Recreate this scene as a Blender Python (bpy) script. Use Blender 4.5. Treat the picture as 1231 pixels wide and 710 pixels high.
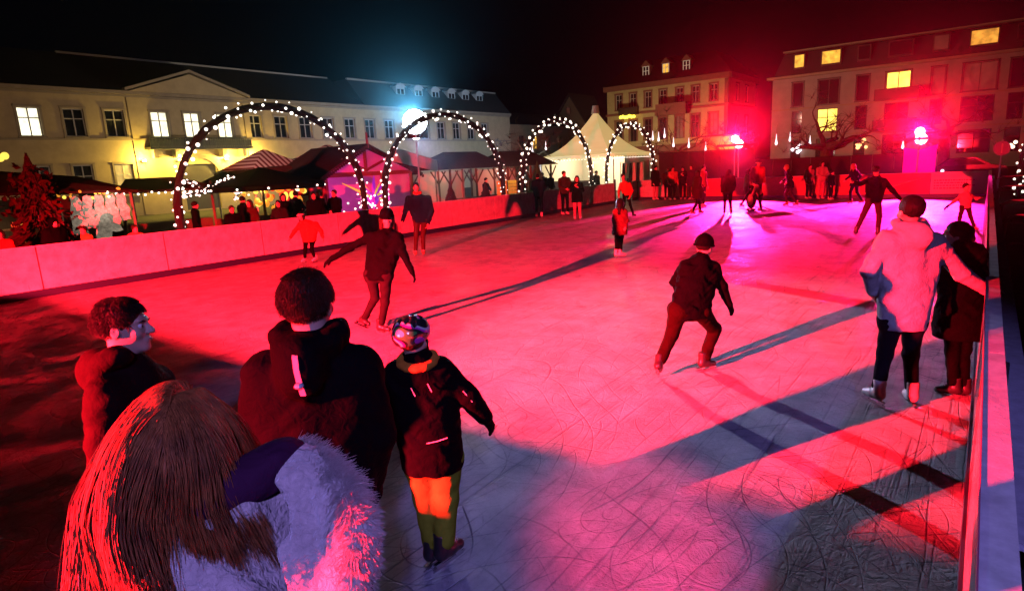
import bpy, bmesh, math, random, json
import numpy as np
from mathutils import Matrix, Vector, Quaternion
R_ = random.Random(7); NR = np.random.RandomState(7)
rad = math.radians
sc = bpy.context.scene
for o in list(bpy.data.objects): bpy.data.objects.remove(o)

# ------------------------------------------------------------ camera
cam_d = bpy.data.cameras.new('camera'); cam = bpy.data.objects.new('camera', cam_d); sc.collection.objects.link(cam)
cam_d.sensor_width = 36.0; cam_d.lens = 21.553; cam_d.clip_start = 0.05; cam_d.clip_end = 900
CX = Vector((0.7955, 0.6028, -0.0488)); CF = Vector((-0.6026, 0.7691, -0.2059))
def setcam():
    n = Vector((0.05, 1.0, 155/737.)).normalized()
    v = Vector((1190-615.5, 167-355., 737.)); v = (v-n*v.dot(n)).normalized()
    r = n.cross(v)
    # rows: world axes in camera coordinates (x right, y down, z forward)
    M = Matrix(((r.x, -r.y, -r.z, 0), (v.x, -v.y, -v.z, 0), (-n.x, n.y, n.z, 2.2), (0, 0, 0, 1)))
    cam.matrix_world = M
setcam(); sc.camera = cam

# ------------------------------------------------------------ night sky
w = bpy.data.worlds.new('World'); sc.world = w; w.use_nodes = True
bg = w.node_tree.nodes['Background']; bg.inputs[0].default_value = (0.25, 0.32, 0.6, 1); bg.inputs[1].default_value = 0.0016
sc.view_settings.view_transform = 'Standard'; sc.view_settings.look = 'None'
sc.view_settings.exposure = 0.0; sc.view_settings.gamma = 1.0
sc.cycles.use_denoising = True
sc.cycles.max_bounces = 5; sc.cycles.diffuse_bounces = 0; sc.cycles.glossy_bounces = 3
sc.cycles.transmission_bounces = 4; sc.cycles.volume_bounces = 0; sc.cycles.transparent_max_bounces = 6
sc.cycles.sample_clamp_indirect = 4.0; sc.cycles.caustics_reflective = False; sc.cycles.caustics_refractive = False

# ------------------------------------------------------------ lamps of the square (seen or implied ones, plus narrow beams added for halos)
def lamp(name, typ, loc, power, col, size=0.12, target=None, angle=60, blend=0.3):
    d = bpy.data.lights.new(name, typ); d.energy = power; d.color = col
    d.shadow_soft_size = size
    o = bpy.data.objects.new(name, d); sc.collection.objects.link(o); o.location = loc
    if typ == 'SPOT': d.spot_size = rad(angle); d.spot_blend = blend
    if target is not None:
        o.rotation_euler = (Vector(target)-Vector(loc)).to_track_quat('-Z', 'Y').to_euler()
    return o
RED = (1.0, 0.012, 0.045); MAG = (1.0, 0.02, 0.32)
lamp('red_stage_light', 'SPOT', (-10.4, 33.3, 2.75), 100000, (1.0, 0.010, 0.13), 0.045, (-4.6, 13, -6), 58, 0.7)
lamp('red_tower_light', 'SPOT', (-2.45, 33.4, 2.55), 76000, (1.0, 0.014, 0.26), 0.05, (-3.2, 13, -6), 56, 0.7)
lamp('red_stage_halo_beam', 'SPOT', (-10.35, 32.4, 3.0), 90000, (1.0, 0.001, 0.015), 0.1, (0, 0, 3.9), 9, 0.9)  # narrow beams added so the lamps show halos in the haze
lamp('red_tower_halo_beam', 'SPOT', (-2.45, 32.5, 2.8), 90000, (1.0, 0.001, 0.02), 0.1, (0, 0, 3.9), 9, 0.9)
lamp('white_flood_light', 'SPOT', (-19.0, 18.62, 3.6), 38000, (0.64, 0.62, 1.0), 0.07, (-2.04, 8.0, 8.2), 54, 0.3)
lamp('white_flood_halo_beam', 'SPOT', (-18.4, 18.0, 4.15), 30000, (0.14, 0.62, 1.0), 0.08, (0, 0, 2.9), 12, 0.9)  # added halo beam of the white lamp
lamp('red_near_light', 'SPOT', (-5.6, -5.5, 2.04), 230000, (1.0, 0.008, 0.021), 0.10, (-4.6, 9.0, 1.2), 118, 0.3)
lamp('violet_near_light', 'SPOT', (3.4, -3.2, 5.4), 1700, (0.34, 0.26, 1.0), 0.2, (-2.6, 4.2, 0.0), 40, 0.6)
lamp('magenta_near_light', 'SPOT', (1.6, -2.2, 3.8), 6500, (1.0, 0.01, 0.09), 0.2, (-1.48, 3.0, 0.0), 11, 0.7)
# ------------------------------------------------------------ materials
MATS = {}
def mat(name, col=(.5,.5,.5), rough=.6, metal=0., bump=0., bscale=20., var=0., vscale=6., emit=None, es=0., spec=.5, sheen=0., sss=0., wave=None, stretch=None):
    if name in MATS: return MATS[name]
    m = bpy.data.materials.new(name); MATS[name] = m; m.use_nodes = True
    nt = m.node_tree; b = nt.nodes['Principled BSDF']
    b.inputs['Base Color'].default_value = (*col, 1); b.inputs['Roughness'].default_value = rough
    b.inputs['Metallic'].default_value = metal; b.inputs['Specular IOR Level'].default_value = spec
    if sheen: b.inputs['Sheen Weight'].default_value = sheen; b.inputs['Sheen Roughness'].default_value = .5
    if sss: b.inputs['Subsurface Weight'].default_value = sss; b.inputs['Subsurface Radius'].default_value = (.02, .008, .004)
    tc = nt.nodes.new('ShaderNodeTexCoord'); vec = tc.outputs['Object']
    if stretch:
        mp = nt.nodes.new('ShaderNodeMapping'); mp.inputs['Scale'].default_value = stretch
        nt.links.new(vec, mp.inputs[0]); vec = mp.outputs[0]
    if var:
        n = nt.nodes.new('ShaderNodeTexNoise'); n.inputs['Scale'].default_value = vscale; n.inputs['Detail'].default_value = 5; n.inputs['Roughness'].default_value = .65
        nt.links.new(vec, n.inputs['Vector'])
        r = nt.nodes.new('ShaderNodeValToRGB'); r.color_ramp.elements[0].position = .33; r.color_ramp.elements[1].position = .67
        r.color_ramp.elements[0].color = (*[c*(1-var) for c in col], 1); r.color_ramp.elements[1].color = (*[min(1, c*(1+var*.6)) for c in col], 1)
        nt.links.new(n.outputs[0], r.inputs[0]); nt.links.new(r.outputs[0], b.inputs['Base Color'])
    if bump:
        n = nt.nodes.new('ShaderNodeTexNoise'); n.inputs['Scale'].default_value = bscale; n.inputs['Detail'].default_value = 6
        n.inputs['Distortion'].default_value = .8
        nt.links.new(vec, n.inputs['Vector'])
        bp = nt.nodes.new('ShaderNodeBump'); bp.inputs['Strength'].default_value = bump; bp.inputs['Distance'].default_value = .02
        nt.links.new(n.outputs[0], bp.inputs['Height']); nt.links.new(bp.outputs[0], b.inputs['Normal'])
    if emit:
        b.inputs['Emission Color'].default_value = (*emit, 1); b.inputs['Emission Strength'].default_value = es
        try: m.cycles.emission_sampling = 'NONE'
        except Exception: pass
    return m
def cloth(name, col, **k):
    a = dict(rough=.85, bump=.5, bscale=22, spec=.03, sheen=.0, var=.2); a.update(k); return mat(name, col, **a)

# ------------------------------------------------------------ mesh builder
class MB:
    def __init__(s): s.v = []; s.f = []; s.mi = []
    def add(s, vs, fs, mi=0):
        n = len(s.v); s.v += [tuple(map(float, v)) for v in vs]; s.f += [tuple(i+n for i in f) for f in fs]; s.mi += [mi]*len(fs)
    def box(s, a, b, mi=0, M=None):
        x0, x1 = sorted((a[0], b[0])); y0, y1 = sorted((a[1], b[1])); z0, z1 = sorted((a[2], b[2]))
        vs = [(x0,y0,z0),(x1,y0,z0),(x1,y1,z0),(x0,y1,z0),(x0,y0,z1),(x1,y0,z1),(x1,y1,z1),(x0,y1,z1)]
        if M is not None: vs = [M @ Vector(v) for v in vs]
        s.add(vs, [(0,3,2,1),(4,5,6,7),(0,1,5,4),(1,2,6,5),(2,3,7,6),(3,0,4,7)], mi)
    def tube(s, pts, rs, n=8, mi=0, cap=True, flat=1.0):
        pts = [Vector(p) for p in pts]
        if not hasattr(rs, '__len__'): rs = [rs]*len(pts)
        vs = []; up = None
        for i, p in enumerate(pts):
            t = (pts[min(i+1, len(pts)-1)]-pts[max(i-1, 0)]).normalized()
            if up is None:
                up = Vector((0,0,1)) if abs(t.z) < .9 else Vector((1,0,0))
            u = (up - t*up.dot(t)).normalized(); up = u; q = t.cross(u)
            for k in range(n):
                a = 2*math.pi*k/n; vs.append(p + (u*math.cos(a)*flat+q*math.sin(a))*rs[i])
        fs = []
        for i in range(len(pts)-1):
            for k in range(n):
                k2 = (k+1) % n; fs.append((i*n+k, i*n+k2, (i+1)*n+k2, (i+1)*n+k))
        if cap: fs.append(tuple(range(n))[::-1]); fs.append(tuple((len(pts)-1)*n+k for k in range(n)))
        s.add(vs, fs, mi)
    def prism(s, poly, d, mi=0):
        """polygon (list of 3d pts) extruded by vector d"""
        n = len(poly); d = Vector(d); vs = [Vector(p) for p in poly]+[Vector(p)+d for p in poly]
        fs = [tuple(range(n)), tuple(range(2*n-1, n-1, -1))]+[(i, i+n, (i+1) % n+n, (i+1) % n) for i in range(n)]
        s.add(vs, fs, mi)
    def lathe(s, prof, c=(0,0,0), n=16, mi=0):
        c = Vector(c); vs = []
        for r, z in prof:
            for k in range(n):
                a = 2*math.pi*k/n; vs.append((c.x+r*math.cos(a), c.y+r*math.sin(a), c.z+z))
        fs = [(i*n+k, i*n+(k+1) % n, (i+1)*n+(k+1) % n, (i+1)*n+k) for i in range(len(prof)-1) for k in range(n)]
        s.add(vs, fs, mi)
    def ball(s, c, r, n=8, mi=0, sz=1.0):
        s.lathe([(max(1e-4, r*math.sin(math.pi*i/n)), -r*sz*math.cos(math.pi*i/n)) for i in range(n+1)], c, max(6, n), mi)
    def lbuild(s, name, mats, parent=None, smooth=False, fix=True):
        me = bpy.data.meshes.new(name); me.from_pydata(s.v, [], s.f)
        if not isinstance(mats, (list, tuple)): mats = [mats]
        for m in mats: me.materials.append(m)
        if len(mats) > 1: me.polygons.foreach_set('material_index', s.mi)
        if fix:
            bm = bmesh.new(); bm.from_mesh(me); bmesh.ops.recalc_face_normals(bm, faces=bm.faces); bm.to_mesh(me); bm.free()
        if smooth: me.polygons.foreach_set('use_smooth', [True]*len(me.polygons))
        me.update()
        return link(name, me, parent)
def link(name, data, parent=None):
    o = bpy.data.objects.new(name, data); sc.collection.objects.link(o)
    if parent is not None: o.parent = parent
    return o
def empty(name, loc=(0,0,0)):
    o = link(name, None); o.location = loc; o.empty_display_size = .2; return o
def tag(o, label=None, cat=None, group=None, kind=None):
    if label: o['label'] = label
    if cat: o['category'] = cat
    if group: o['group'] = group
    if kind: o['kind'] = kind
    return o
def npmesh(name, V, F, mats, parent=None, smooth=True):
    """fast mesh from numpy arrays of quads or triangles"""
    me = bpy.data.meshes.new(name); n = F.shape[1]
    me.vertices.add(len(V)); me.vertices.foreach_set('co', np.ascontiguousarray(V, dtype=np.float32).ravel())
    me.loops.add(F.size); me.loops.foreach_set('vertex_index', np.ascontiguousarray(F, dtype=np.int32).ravel())
    me.polygons.add(len(F)); me.polygons.foreach_set('loop_start', np.arange(0, F.size, n, dtype=np.int32))
    me.polygons.foreach_set('use_smooth', np.full(len(F), smooth))
    me.update(calc_edges=True); me.validate()
    for m in (mats if isinstance(mats, (list, tuple)) else [mats]): me.materials.append(m)
    return link(name, me, parent)

# ------------------------------------------------------------ organic surfaces: distance field + surface nets
def V3(p): return np.array([p[0], p[1], p[2]], dtype=np.float32)
class Field:
    def __init__(s): s.pr = []
    def cone(s, a, b, ra, rb, k=.02): s.pr.append(('c', V3(a), V3(b), ra, rb, k)); return s
    def ell(s, c, semi, R=None, k=.02): s.pr.append(('e', V3(c), V3(semi), R, None, k)); return s
    def sub(s, c, semi, R=None, k=.01): s.pr.append(('s', V3(c), V3(semi), R, None, k)); return s
    def cut(s, p, n): s.pr.append(('p', V3(p), V3(n), None, None, 0)); return s
    def mesh(s, name, res, mats, parent=None, wr=0., wf=30., seed=0, off=(0,0,0)):
        lo = np.full(3, 1e9); hi = -lo
        for t, a, b, c, d, k in s.pr:
            if t == 'c':
                r = max(c, d); lo = np.minimum(lo, np.minimum(a, b)-r); hi = np.maximum(hi, np.maximum(a, b)+r)
            if t == 'e':
                r = float(b.max()); lo = np.minimum(lo, a-r); hi = np.maximum(hi, a+r)
        lo = lo-3*res-.02; hi = hi+3*res+.02; n = np.ceil((hi-lo)/res).astype(int)+1
        D = np.full(n, .5, dtype=np.float32)
        ax = [(lo[i]+np.arange(n[i])*res).astype(np.float32) for i in range(3)]
        for t, a, b, c, d, k in s.pr:
            if t == 'p':
                g = ((ax[0]-a[0])*b[0])[:, None, None]+((ax[1]-a[1])*b[1])[None, :, None]+((ax[2]-a[2])*b[2])[None, None, :]
                D = np.maximum(D, g); continue
            if t == 'c': m = max(c, d)+k+2.5*res; l = np.minimum(a, b)-m; h = np.maximum(a, b)+m
            else: m = float(b.max())+k+2.5*res; l = a-m; h = a+m
            i0 = np.maximum(np.floor((l-lo)/res).astype(int), 0); i1 = np.minimum(np.ceil((h-lo)/res).astype(int)+1, n)
            if (i1 <= i0).any(): continue
            X = ax[0][i0[0]:i1[0]][:, None, None]; Y = ax[1][i0[1]:i1[1]][None, :, None]; Z = ax[2][i0[2]:i1[2]][None, None, :]
            if t == 'c':
                ba = b-a; L = max(float(ba@ba), 1e-9)
                hh = np.clip(((X-a[0])*ba[0]+(Y-a[1])*ba[1]+(Z-a[2])*ba[2])/L, 0, 1)
                g = np.sqrt((X-a[0]-hh*ba[0])**2+(Y-a[1]-hh*ba[1])**2+(Z-a[2]-hh*ba[2])**2)-(c+(d-c)*hh)
            else:
                q = [X-a[0], Y-a[1], Z-a[2]]
                if c is not None: q = [q[0]*c[0][i]+q[1]*c[1][i]+q[2]*c[2][i] for i in range(3)]  # columns of c = local axes
                k0 = np.sqrt((q[0]/b[0])**2+(q[1]/b[1])**2+(q[2]/b[2])**2)
                k1 = np.sqrt((q[0]/b[0]**2)**2+(q[1]/b[1]**2)**2+(q[2]/b[2]**2)**2)+1e-6
                g = k0*(k0-1)/k1
            S = D[i0[0]:i1[0], i0[1]:i1[1], i0[2]:i1[2]]
            if t == 's':
                e = np.maximum(k-np.abs(S+g), 0)/max(k, 1e-6); S[...] = np.maximum(S, -g)+e*e*k*.25
            else:
                e = np.maximum(k-np.abs(S-g), 0)/max(k, 1e-6); S[...] = np.minimum(S, g)-e*e*k*.25
        if wr:
            X = ax[0][:, None, None]; Y = ax[1][None, :, None]; Z = ax[2][None, None, :]; f = wf; p = seed*1.7
            nz = np.sin(f*(.4*X+.3*Y+.9*Z)+p+2.2*np.sin(f*.43*(X-.6*Y+.2*Z)+p))
            nz = nz+.7*np.sin(f*1.6*(-.5*X+.4*Y+.7*Z)+1.3*p+2*np.sin(f*.7*(.3*X+Y-.4*Z)))
            nz = nz*(.55+.45*np.sin(f*.31*(X+Y-Z)+p))
            D = D+wr*nz.astype(np.float32)
        neg = D < 0
        c = neg[:-1,:-1,:-1].astype(np.int8)
        for dx in (0,1):
            for dy in (0,1):
                for dz in (0,1):
                    if dx+dy+dz: c = c+neg[dx:n[0]-1+dx, dy:n[1]-1+dy, dz:n[2]-1+dz]
        act = (c > 0) & (c < 8); idx = np.full(act.shape, -1, np.int32); I = np.argwhere(act); idx[act] = np.arange(len(I))
        P = np.zeros((len(I), 3)); W = np.zeros(len(I))
        cor = [np.array([x, y, z]) for x in (0,1) for y in (0,1) for z in (0,1)]
        for A in cor:
            for e in range(3):
                if A[e] == 1: continue
                B = A.copy(); B[e] = 1
                da = D[tuple((I+A).T)]; db = D[tuple((I+B).T)]; m = (da < 0) != (db < 0)
                t = np.where(m, da/(np.where(m, da-db, 1)), 0)
                P += m[:, None]*(A+(B-A)*t[:, None]); W += m
        Vt = lo+(I+P/W[:, None])*res
        Fs = []
        for e in range(3):
            sl0 = [slice(1, n[i]-1) for i in range(3)]; sl1 = list(sl0); sl0[e] = slice(0, n[e]-1); sl1[e] = slice(1, n[e])
            a = neg[tuple(sl0)]; b = neg[tuple(sl1)]; E = np.argwhere(a != b)
            if len(E) == 0: continue
            sg = a[tuple(E.T)]; off_ = np.array([1 if i != e else 0 for i in range(3)]); E = E+off_
            u, v = [(1,2),(2,0),(0,1)][e]; du = np.zeros(3, int); dv = np.zeros(3, int); du[u] = 1; dv[v] = 1
            q = np.stack([idx[tuple((E-du-dv).T)], idx[tuple((E-dv).T)], idx[tuple(E.T)], idx[tuple((E-du).T)]], 1)
            q[~sg] = q[~sg][:, ::-1]; Fs.append(q)
        F = np.concatenate(Fs); F = F[(F >= 0).all(1)]
        return npmesh(name, Vt-np.array(off), F, mats, parent)
def strands(name, paths, r0, r1, m, parent):
    """paths: (N,K,3) -> thin three-sided locks in one mesh"""
    N, K, _ = paths.shape
    T = np.gradient(paths, axis=1); T /= np.linalg.norm(T, axis=2, keepdims=True)+1e-9
    ref = NR.normal(size=(N, 1, 3)); U = np.cross(T, ref); U /= np.linalg.norm(U, axis=2, keepdims=True)+1e-9; Q = np.cross(T, U)
    r = np.linspace(r0, r1, K)[None, :, None]
    vs = [paths+(U*math.cos(a)+Q*math.sin(a))*r for a in (0, 2.094, 4.189)]
    V = np.stack(vs, 2).reshape(-1, 3); F = []
    base = (np.arange(N)[:, None]*K+np.arange(K-1)[None, :])*3
    for k in range(3):
        k2 = (k+1) % 3; F.append(np.stack([base+k, base+k2, base+3+k2, base+3+k], -1).reshape(-1, 4))
    return npmesh(name, V, np.concatenate(F), m, parent)
# ------------------------------------------------------------ people
SKIN = mat('skin', (.55,.33,.24), rough=.5, sss=.08, bump=.05, bscale=90)
EYEW = mat('eye_white', (.75,.72,.7), rough=.25); IRIS = mat('iris', (.02,.012,.008), rough=.15)
LIP = mat('lip', (.42,.14,.13), rough=.4)
HB = mat('hair_brown', (.03,.014,.008), spec=.15, rough=.45, bump=.6, bscale=60, stretch=(1,1,.15)); HK = mat('hair_black', (.008,.006,.005), spec=.12, rough=.5, bump=.6, bscale=60, stretch=(1,1,.15))
HR = mat('hair_auburn', (.26,.085,.025), rough=.55, spec=.22, var=.5, vscale=25)
BLACK = cloth('fabric_black', (.0025,.0025,.0035)); NAVY = cloth('fabric_navy', (.004,.008,.022)); DGREY = cloth('fabric_charcoal', (.012,.011,.012))
def nrm(v): v = np.array(v, float); return v/(np.linalg.norm(v)+1e-9)
def skate_template(nm, boot, blade):
    f = Field()
    f.cone((0,-.015,.09), (0,-.02,-.01), .05, .046, .02).cone((0,-.03,-.035), (0,.04,-.03), .042, .042, .03).cone((0,.04,-.035), (0,.125,-.05), .042, .032, .03)
    f.cut((0,0,-.078), (0,0,-1)).cut((0,0,.10), (0,0,1))
    b = f.mesh(nm, .008, boot)
    m = MB()
    m.prism([(-.002,-.10,-.128), (-.002,.15,-.128), (-.002,.175,-.112), (-.002,.16,-.104), (-.002,-.10,-.104)], (.004,0,0))
    for y in (-.06, .10): m.prism([(-.012,y-.03,-.079), (-.012,y+.035,-.079), (-.012,y+.02,-.106), (-.012,y-.015,-.106)], (.024,0,0))
    bl = m.lbuild('blade', blade, b)
    l = MB()
    for i in range(7):
        z = .085-.017*i; y = .035+.0*i if i < 5 else .05+.02*(i-4); z = z if i < 5 else .012-.004*(i-4)
        l.tube([(-.025, y, z), (0, y+.014, z+.004), (.025, y, z)], .0035, 5)
    lc = l.lbuild('laces', mat('lace_white', (.6,.6,.58), rough=.8), b)
    for o in (b, bl, lc): sc.collection.objects.unlink(o)
    return b, bl, lc
STEEL = mat('blade_steel', (.6,.6,.62), rough=.22, metal=1.)
SK = {'white': skate_template('skate', mat('skate_white', (.62,.6,.58), rough=.4), STEEL),
      'black': skate_template('skate', mat('skate_black', (.02,.02,.022), rough=.35), STEEL),
      'brown': skate_template('skate', mat('skate_tan', (.22,.12,.06), rough=.5), STEEL)}
def put_skate(kind, root, A, fd, up, s):
    f = nrm(fd); u = nrm(np.array(up)-f*np.dot(up, f)); r = np.cross(f, u)
    M = Matrix(((r[0]*s, f[0]*s, u[0]*s, A[0]), (r[1]*s, f[1]*s, u[1]*s, A[1]), (r[2]*s, f[2]*s, u[2]*s, A[2]), (0,0,0,1)))
    b = SK[kind][0].copy(); sc.collection.objects.link(b); b.parent = root; b.matrix_local = M
    for t in SK[kind][1:]:
        c = t.copy(); sc.collection.objects.link(c); c.parent = b
def hand(F, W, d, n, w, s, curl=.5, k=.004, g=0.):
    """W wrist, d along the hand, n palm normal (fingers curl that way), w towards the thumb"""
    W, d, n, w = map(np.array, (W, d, n, w))
    R = np.stack([d, w, n], 0).T; cols = [np.array([d[i], w[i], n[i]]) for i in range(3)]
    Rm = np.array([d, w, n])  # rows = local axes ; Field.ell wants R[j][i] = component j of axis i
    Rm = [[float([d, w, n][i][j]) for i in range(3)] for j in range(3)]
    F.ell(W+d*.048*s, ((.05+g)*s, (.040+g)*s, (.017+g)*s), Rm, .012)
    F.cone(W-d*.01*s, W+d*.02*s, (.026+g)*s, (.027+g)*s, .015)
    for i, (o, L) in enumerate(((.029,.072),(.010,.082),(-.010,.076),(-.028,.058))):
        b = W+d*.085*s+w*o*s; a1 = curl*.6; a2 = curl*1.5
        m = b+(d*math.cos(a1)+n*math.sin(a1)+w*o*2)*L*.5*s; e = m+(d*math.cos(a2)+n*math.sin(a2)+w*o*2)*L*.5*s
        F.cone(b-d*.02*s, m, (.0095+g*.8)*s, (.009+g*.8)*s, k); F.cone(m, e, (.009+g*.8)*s, (.0072+g*.8)*s, k)
    b = W+d*.022*s+w*.026*s; td = nrm(d*.62+w*.68+n*.25); m = b+td*.042*s; e = m+nrm(d*.85+w*.35+n*.35)*.032*s
    F.cone(b, m, (.013+g)*s, (.011+g*.8)*s, .012); F.cone(m, e, (.0105+g*.8)*s, (.008+g*.8)*s, k)
def person(pos, J, h, face, label, cat='person', group=None, jacket=BLACK, jr=.0, coat=0., hood=False, trousers=DGREY, tr=.0, gloves=None,
           hair='short', hairm=HB, hat=None, hatm=BLACK, skate='white', res=.02, pitch=0., tilt=0., fdir=None, detail=0, scarf=None, wr=.004, headscale=1., tsh=0, legup=None, name='person', skin=SKIN, curl=.5, armsdetail=None):
    root = empty(name, (pos[0], pos[1], 0.)); tag(root, label, cat, group)
    s = h/1.75; A = {k: (V3(v) if not isinstance(v[0], (list, tuple)) else [V3(q) for q in v]) for k, v in J.items() if k in 'HNSEWPKA'}
    H, N, S, E, W, P, K, An = [A[k] for k in 'HNSEWPKA']
    up0 = nrm(H-N)*.5+np.array([0,0,.5]); f = nrm(np.array([face[0], face[1], 0.]))
    f = nrm(f+np.array([0,0,-pitch])); r = nrm(np.cross(f, nrm(up0))); u = np.cross(r, f)
    if tilt: c_, s_ = math.cos(tilt), math.sin(tilt); r, u = r*c_+u*s_, u*c_-r*s_
    Rm = [[float([r, f, u][i][j]) for i in range(3)] for j in range(3)]
    hs = s*headscale if h > 1.5 else (.5*s+.5)*headscale
    def L(x, y, z): return H+(r*x+f*y+u*z)*hs
    def E3(a, b, c): return (a*hs, b*hs, c*hs)
    # --- body: one continuous surface
    B = Field(); B.ell(L(0,-.012,.028), E3(.074,.092,.086), Rm, .02).ell(L(0,.025,-.042), E3(.056,.064,.074), Rm, .04)
    if detail or res < .012:
        B.ell(L(0,.070,-.098), E3(.024,.02,.018), Rm, .035).ell(L(0,.078,.024), E3(.05,.013,.011), Rm, .02)
        B.cone(L(0,.088,.006), L(0,.108,-.026), .009*hs, .0135*hs, .012).ell(L(.013,.098,-.031), E3(.009,.01,.008), Rm, .006).ell(L(-.013,.098,-.031), E3(.009,.01,.008), Rm, .006)
        for q in (-1, 1):
            B.sub(L(.031*q,.096,.0), E3(.017,.014,.012), Rm, .014); B.ell(L(.04*q,.062,-.03), E3(.022,.02,.02), Rm, .02)
            B.ell(L(.074*q,-.008,-.012), E3(.008,.02,.032), Rm, .006); B.sub(L(.082*q,-.002,-.008), E3(.005,.01,.018), Rm, .004)
        B.ell(L(0,.086,-.057), E3(.024,.011,.0065), Rm, .008).ell(L(0,.084,-.069), E3(.021,.012,.0075), Rm, .008)
    else:
        B.cone(L(0,.085,.0), L(0,.105,-.028), .01*hs, .014*hs, .012)
    B.cone(N-np.array([0,0,.03*s]), L(0,-.02,-.05), .06*s, .052*s, .03)
    C0 = (S[0]+S[1])/2; PC = (P[0]+P[1])/2
    B.cone(C0, PC, .10*s, .10*s, .05)
    for i in (0,1):
        B.cone(C0, S[i], .07*s, .05*s, .03).cone(S[i], E[i], .045*s, .036*s, .03).cone(E[i], W[i], .036*s, .026*s, .02)
        B.cone(PC, P[i], .09*s, .08*s, .03).cone(P[i], K[i], .075*s, .05*s, .03).cone(K[i], An[i]+np.array([0,0,.02]), .048*s, .035*s, .02)
    hands = []
    side = nrm(np.cross(f, [0,0,1]))  # person's right
    for i in (0,1):
        d = nrm(W[i]-E[i]); lat = np.sign(np.dot(W[i]-C0, side)) or 1
        if armsdetail and armsdetail[i]: d, n, wv = [nrm(q) for q in armsdetail[i]]
        else:
            n = -lat*side; n = nrm(n-d*np.dot(n, d)+1e-4); wv = nrm(np.cross(d, n)*1.); wv = wv if np.dot(wv, f) > 0 else -wv
        hands.append((W[i], d, n, wv))
        if not gloves:
            if res < .014: hand(B, W[i], d, n, wv, s, curl)
            else: B.cone(W[i], W[i]+d*.07*s, .03*s, .036*s, .02).cone(W[i]+d*.08*s, W[i]+nrm(d+n*.3)*.16*s, .032*s, .016*s, .01).cone(W[i]+d*.03*s, W[i]+(d*.07+wv*.045)*s, .016*s, .01*s, .01)
    body = B.mesh('body', res*(.8 if detail else 1), skin, root)
    if detail:
        for q in (-1, 1):
            m = MB(); m.ball(L(.031*q,.073,.001), .0125*hs, 10); e = m.lbuild('eye', EYEW, root, True)
            m = MB(); m.ball(L(.031*q+tsh,.0805,.000), .0062*hs, 8); m.lbuild('iris', IRIS, e, True)
            m = MB(); m.tube([L(.016*q,.093,.018), L(.031*q,.092,.023), L(.047*q,.080,.018)], [.003*hs,.0038*hs,.0015*hs], 6); m.lbuild('eyebrow', hairm, root, True)
        m = MB(); m.tube([L(-.022,.0925,-.063), L(-.01,.0985,-.0615), L(0,.0995,-.063), L(.01,.0985,-.0615), L(.022,.0925,-.063)], [.001,.004*hs,.0045*hs,.004*hs,.001], 8); m.lbuild('lips', LIP, root, True)
    # --- jacket or coat
    T = Field(); q = jr; hip = PC-np.array([0,0,.04*s])
    T.cone(C0-np.array([0,0,.06*s]), (C0+PC)/2, (.115+q*.8)*s, (.115+q)*s, .05).cone((C0+PC)/2, hip, (.115+q)*s, (.125+q)*s, .05)
    for i in (0,1):
        T.cone(C0+(S[i]-C0)*.2+np.array([0,0,.01*s]), S[i]*.93+C0*.07-np.array([0,0,.012*s]), (.082+q*.6)*s, (.056+q*.5)*s, .08).cone(S[i]*.86+C0*.14-np.array([0,0,.085*s]), P[i]*.9+PC*.1, (.085+q*.8)*s, (.10+q)*s, .07)
        T.cone(S[i]-np.array([0,0,.01*s]), E[i], (.058+q*.7)*s, (.050+q*.8)*s, .045).cone(E[i], W[i], (.05+q*.8)*s, (.037+q*.7)*s, .03)
    T.cone(C0, N+np.array([0,0,.0]), (.09+q*.5)*s, (.068+q*.3)*s, .05)
    cutz = min(P[0][2], P[1][2])-.06*s
    if coat:
        for i in (0,1):
            c = PC*.35+K[i]*.65; c2 = P[i]+(K[i]-P[i])*1.0; e = P[i]+(K[i]-P[i])*min(coat*2.2, 1.5)
            T.cone(P[i], e, (.115+q)*s, (.135+q)*s, .12)
        T.cone(PC, PC+((K[0]+K[1])/2-PC)*min(coat*2.2, 1.5), (.12+q)*s, (.15+q)*s, .10)
        cutz = PC[2]-coat*s
    T.cut((0,0,cutz), (0,0,-1)) if not any(W[i][2]-.05 < cutz for i in (0,1)) or coat == 0 else None
    jk = T
    if hood:
        bk = -nrm(np.array([f[0], f[1], 0])); sd = nrm(np.cross(f, [0,0,1])); nb = N+np.array([0,0,.012*s])
        for a in np.linspace(-1.9, 1.9, 9):
            c = nb+(bk*math.cos(a)*.088+sd*math.sin(a)*.095)*s+np.array([0,0,.01-.03*math.cos(a)])*s
            T.ell(c, (.045*s,.045*s,.045*s), None, .03)
        T.ell(nb+bk*.12*s-np.array([0,0,.07*s]), (.10*s,.07*s,.10*s), None, .05)
    if any(W[i][2]-.05 < cutz for i in (0,1)) and coat:   # sleeves lower than the hem: cut the torso first, add the sleeves after
        T.cut((0,0,cutz), (0,0,-1))
        for i in (0,1): T.cone(S[i], E[i], (.062+q*.8)*s, (.051+q*.8)*s, .03).cone(E[i], W[i], (.05+q*.8)*s, (.037+q*.7)*s, .02)
    elif not coat and any(W[i][2]-.05 < cutz for i in (0,1)):
        for i in (0,1): T.cone(S[i], E[i], (.062+q*.8)*s, (.051+q*.8)*s, .03).cone(E[i], W[i], (.05+q*.8)*s, (.037+q*.7)*s, .02)
    jo = jk.mesh('coat' if coat else 'jacket', res, jacket, root, wr=wr*1.25 if res < .016 else 0, wf=48/s, seed=len(label))
    # --- trousers
    G = Field(); G.cone(P[0], P[1], (.11+tr*.5)*s, (.11+tr*.5)*s, .05)
    for i in (0,1):
        kd = nrm(An[i]-K[i]); ee = An[i]-kd*.05*s
        G.cone(P[i], K[i], (.092+tr)*s, (.062+tr)*s, .03).cone(K[i], ee, (.06+tr)*s, (.052+tr)*s, .03)
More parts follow.
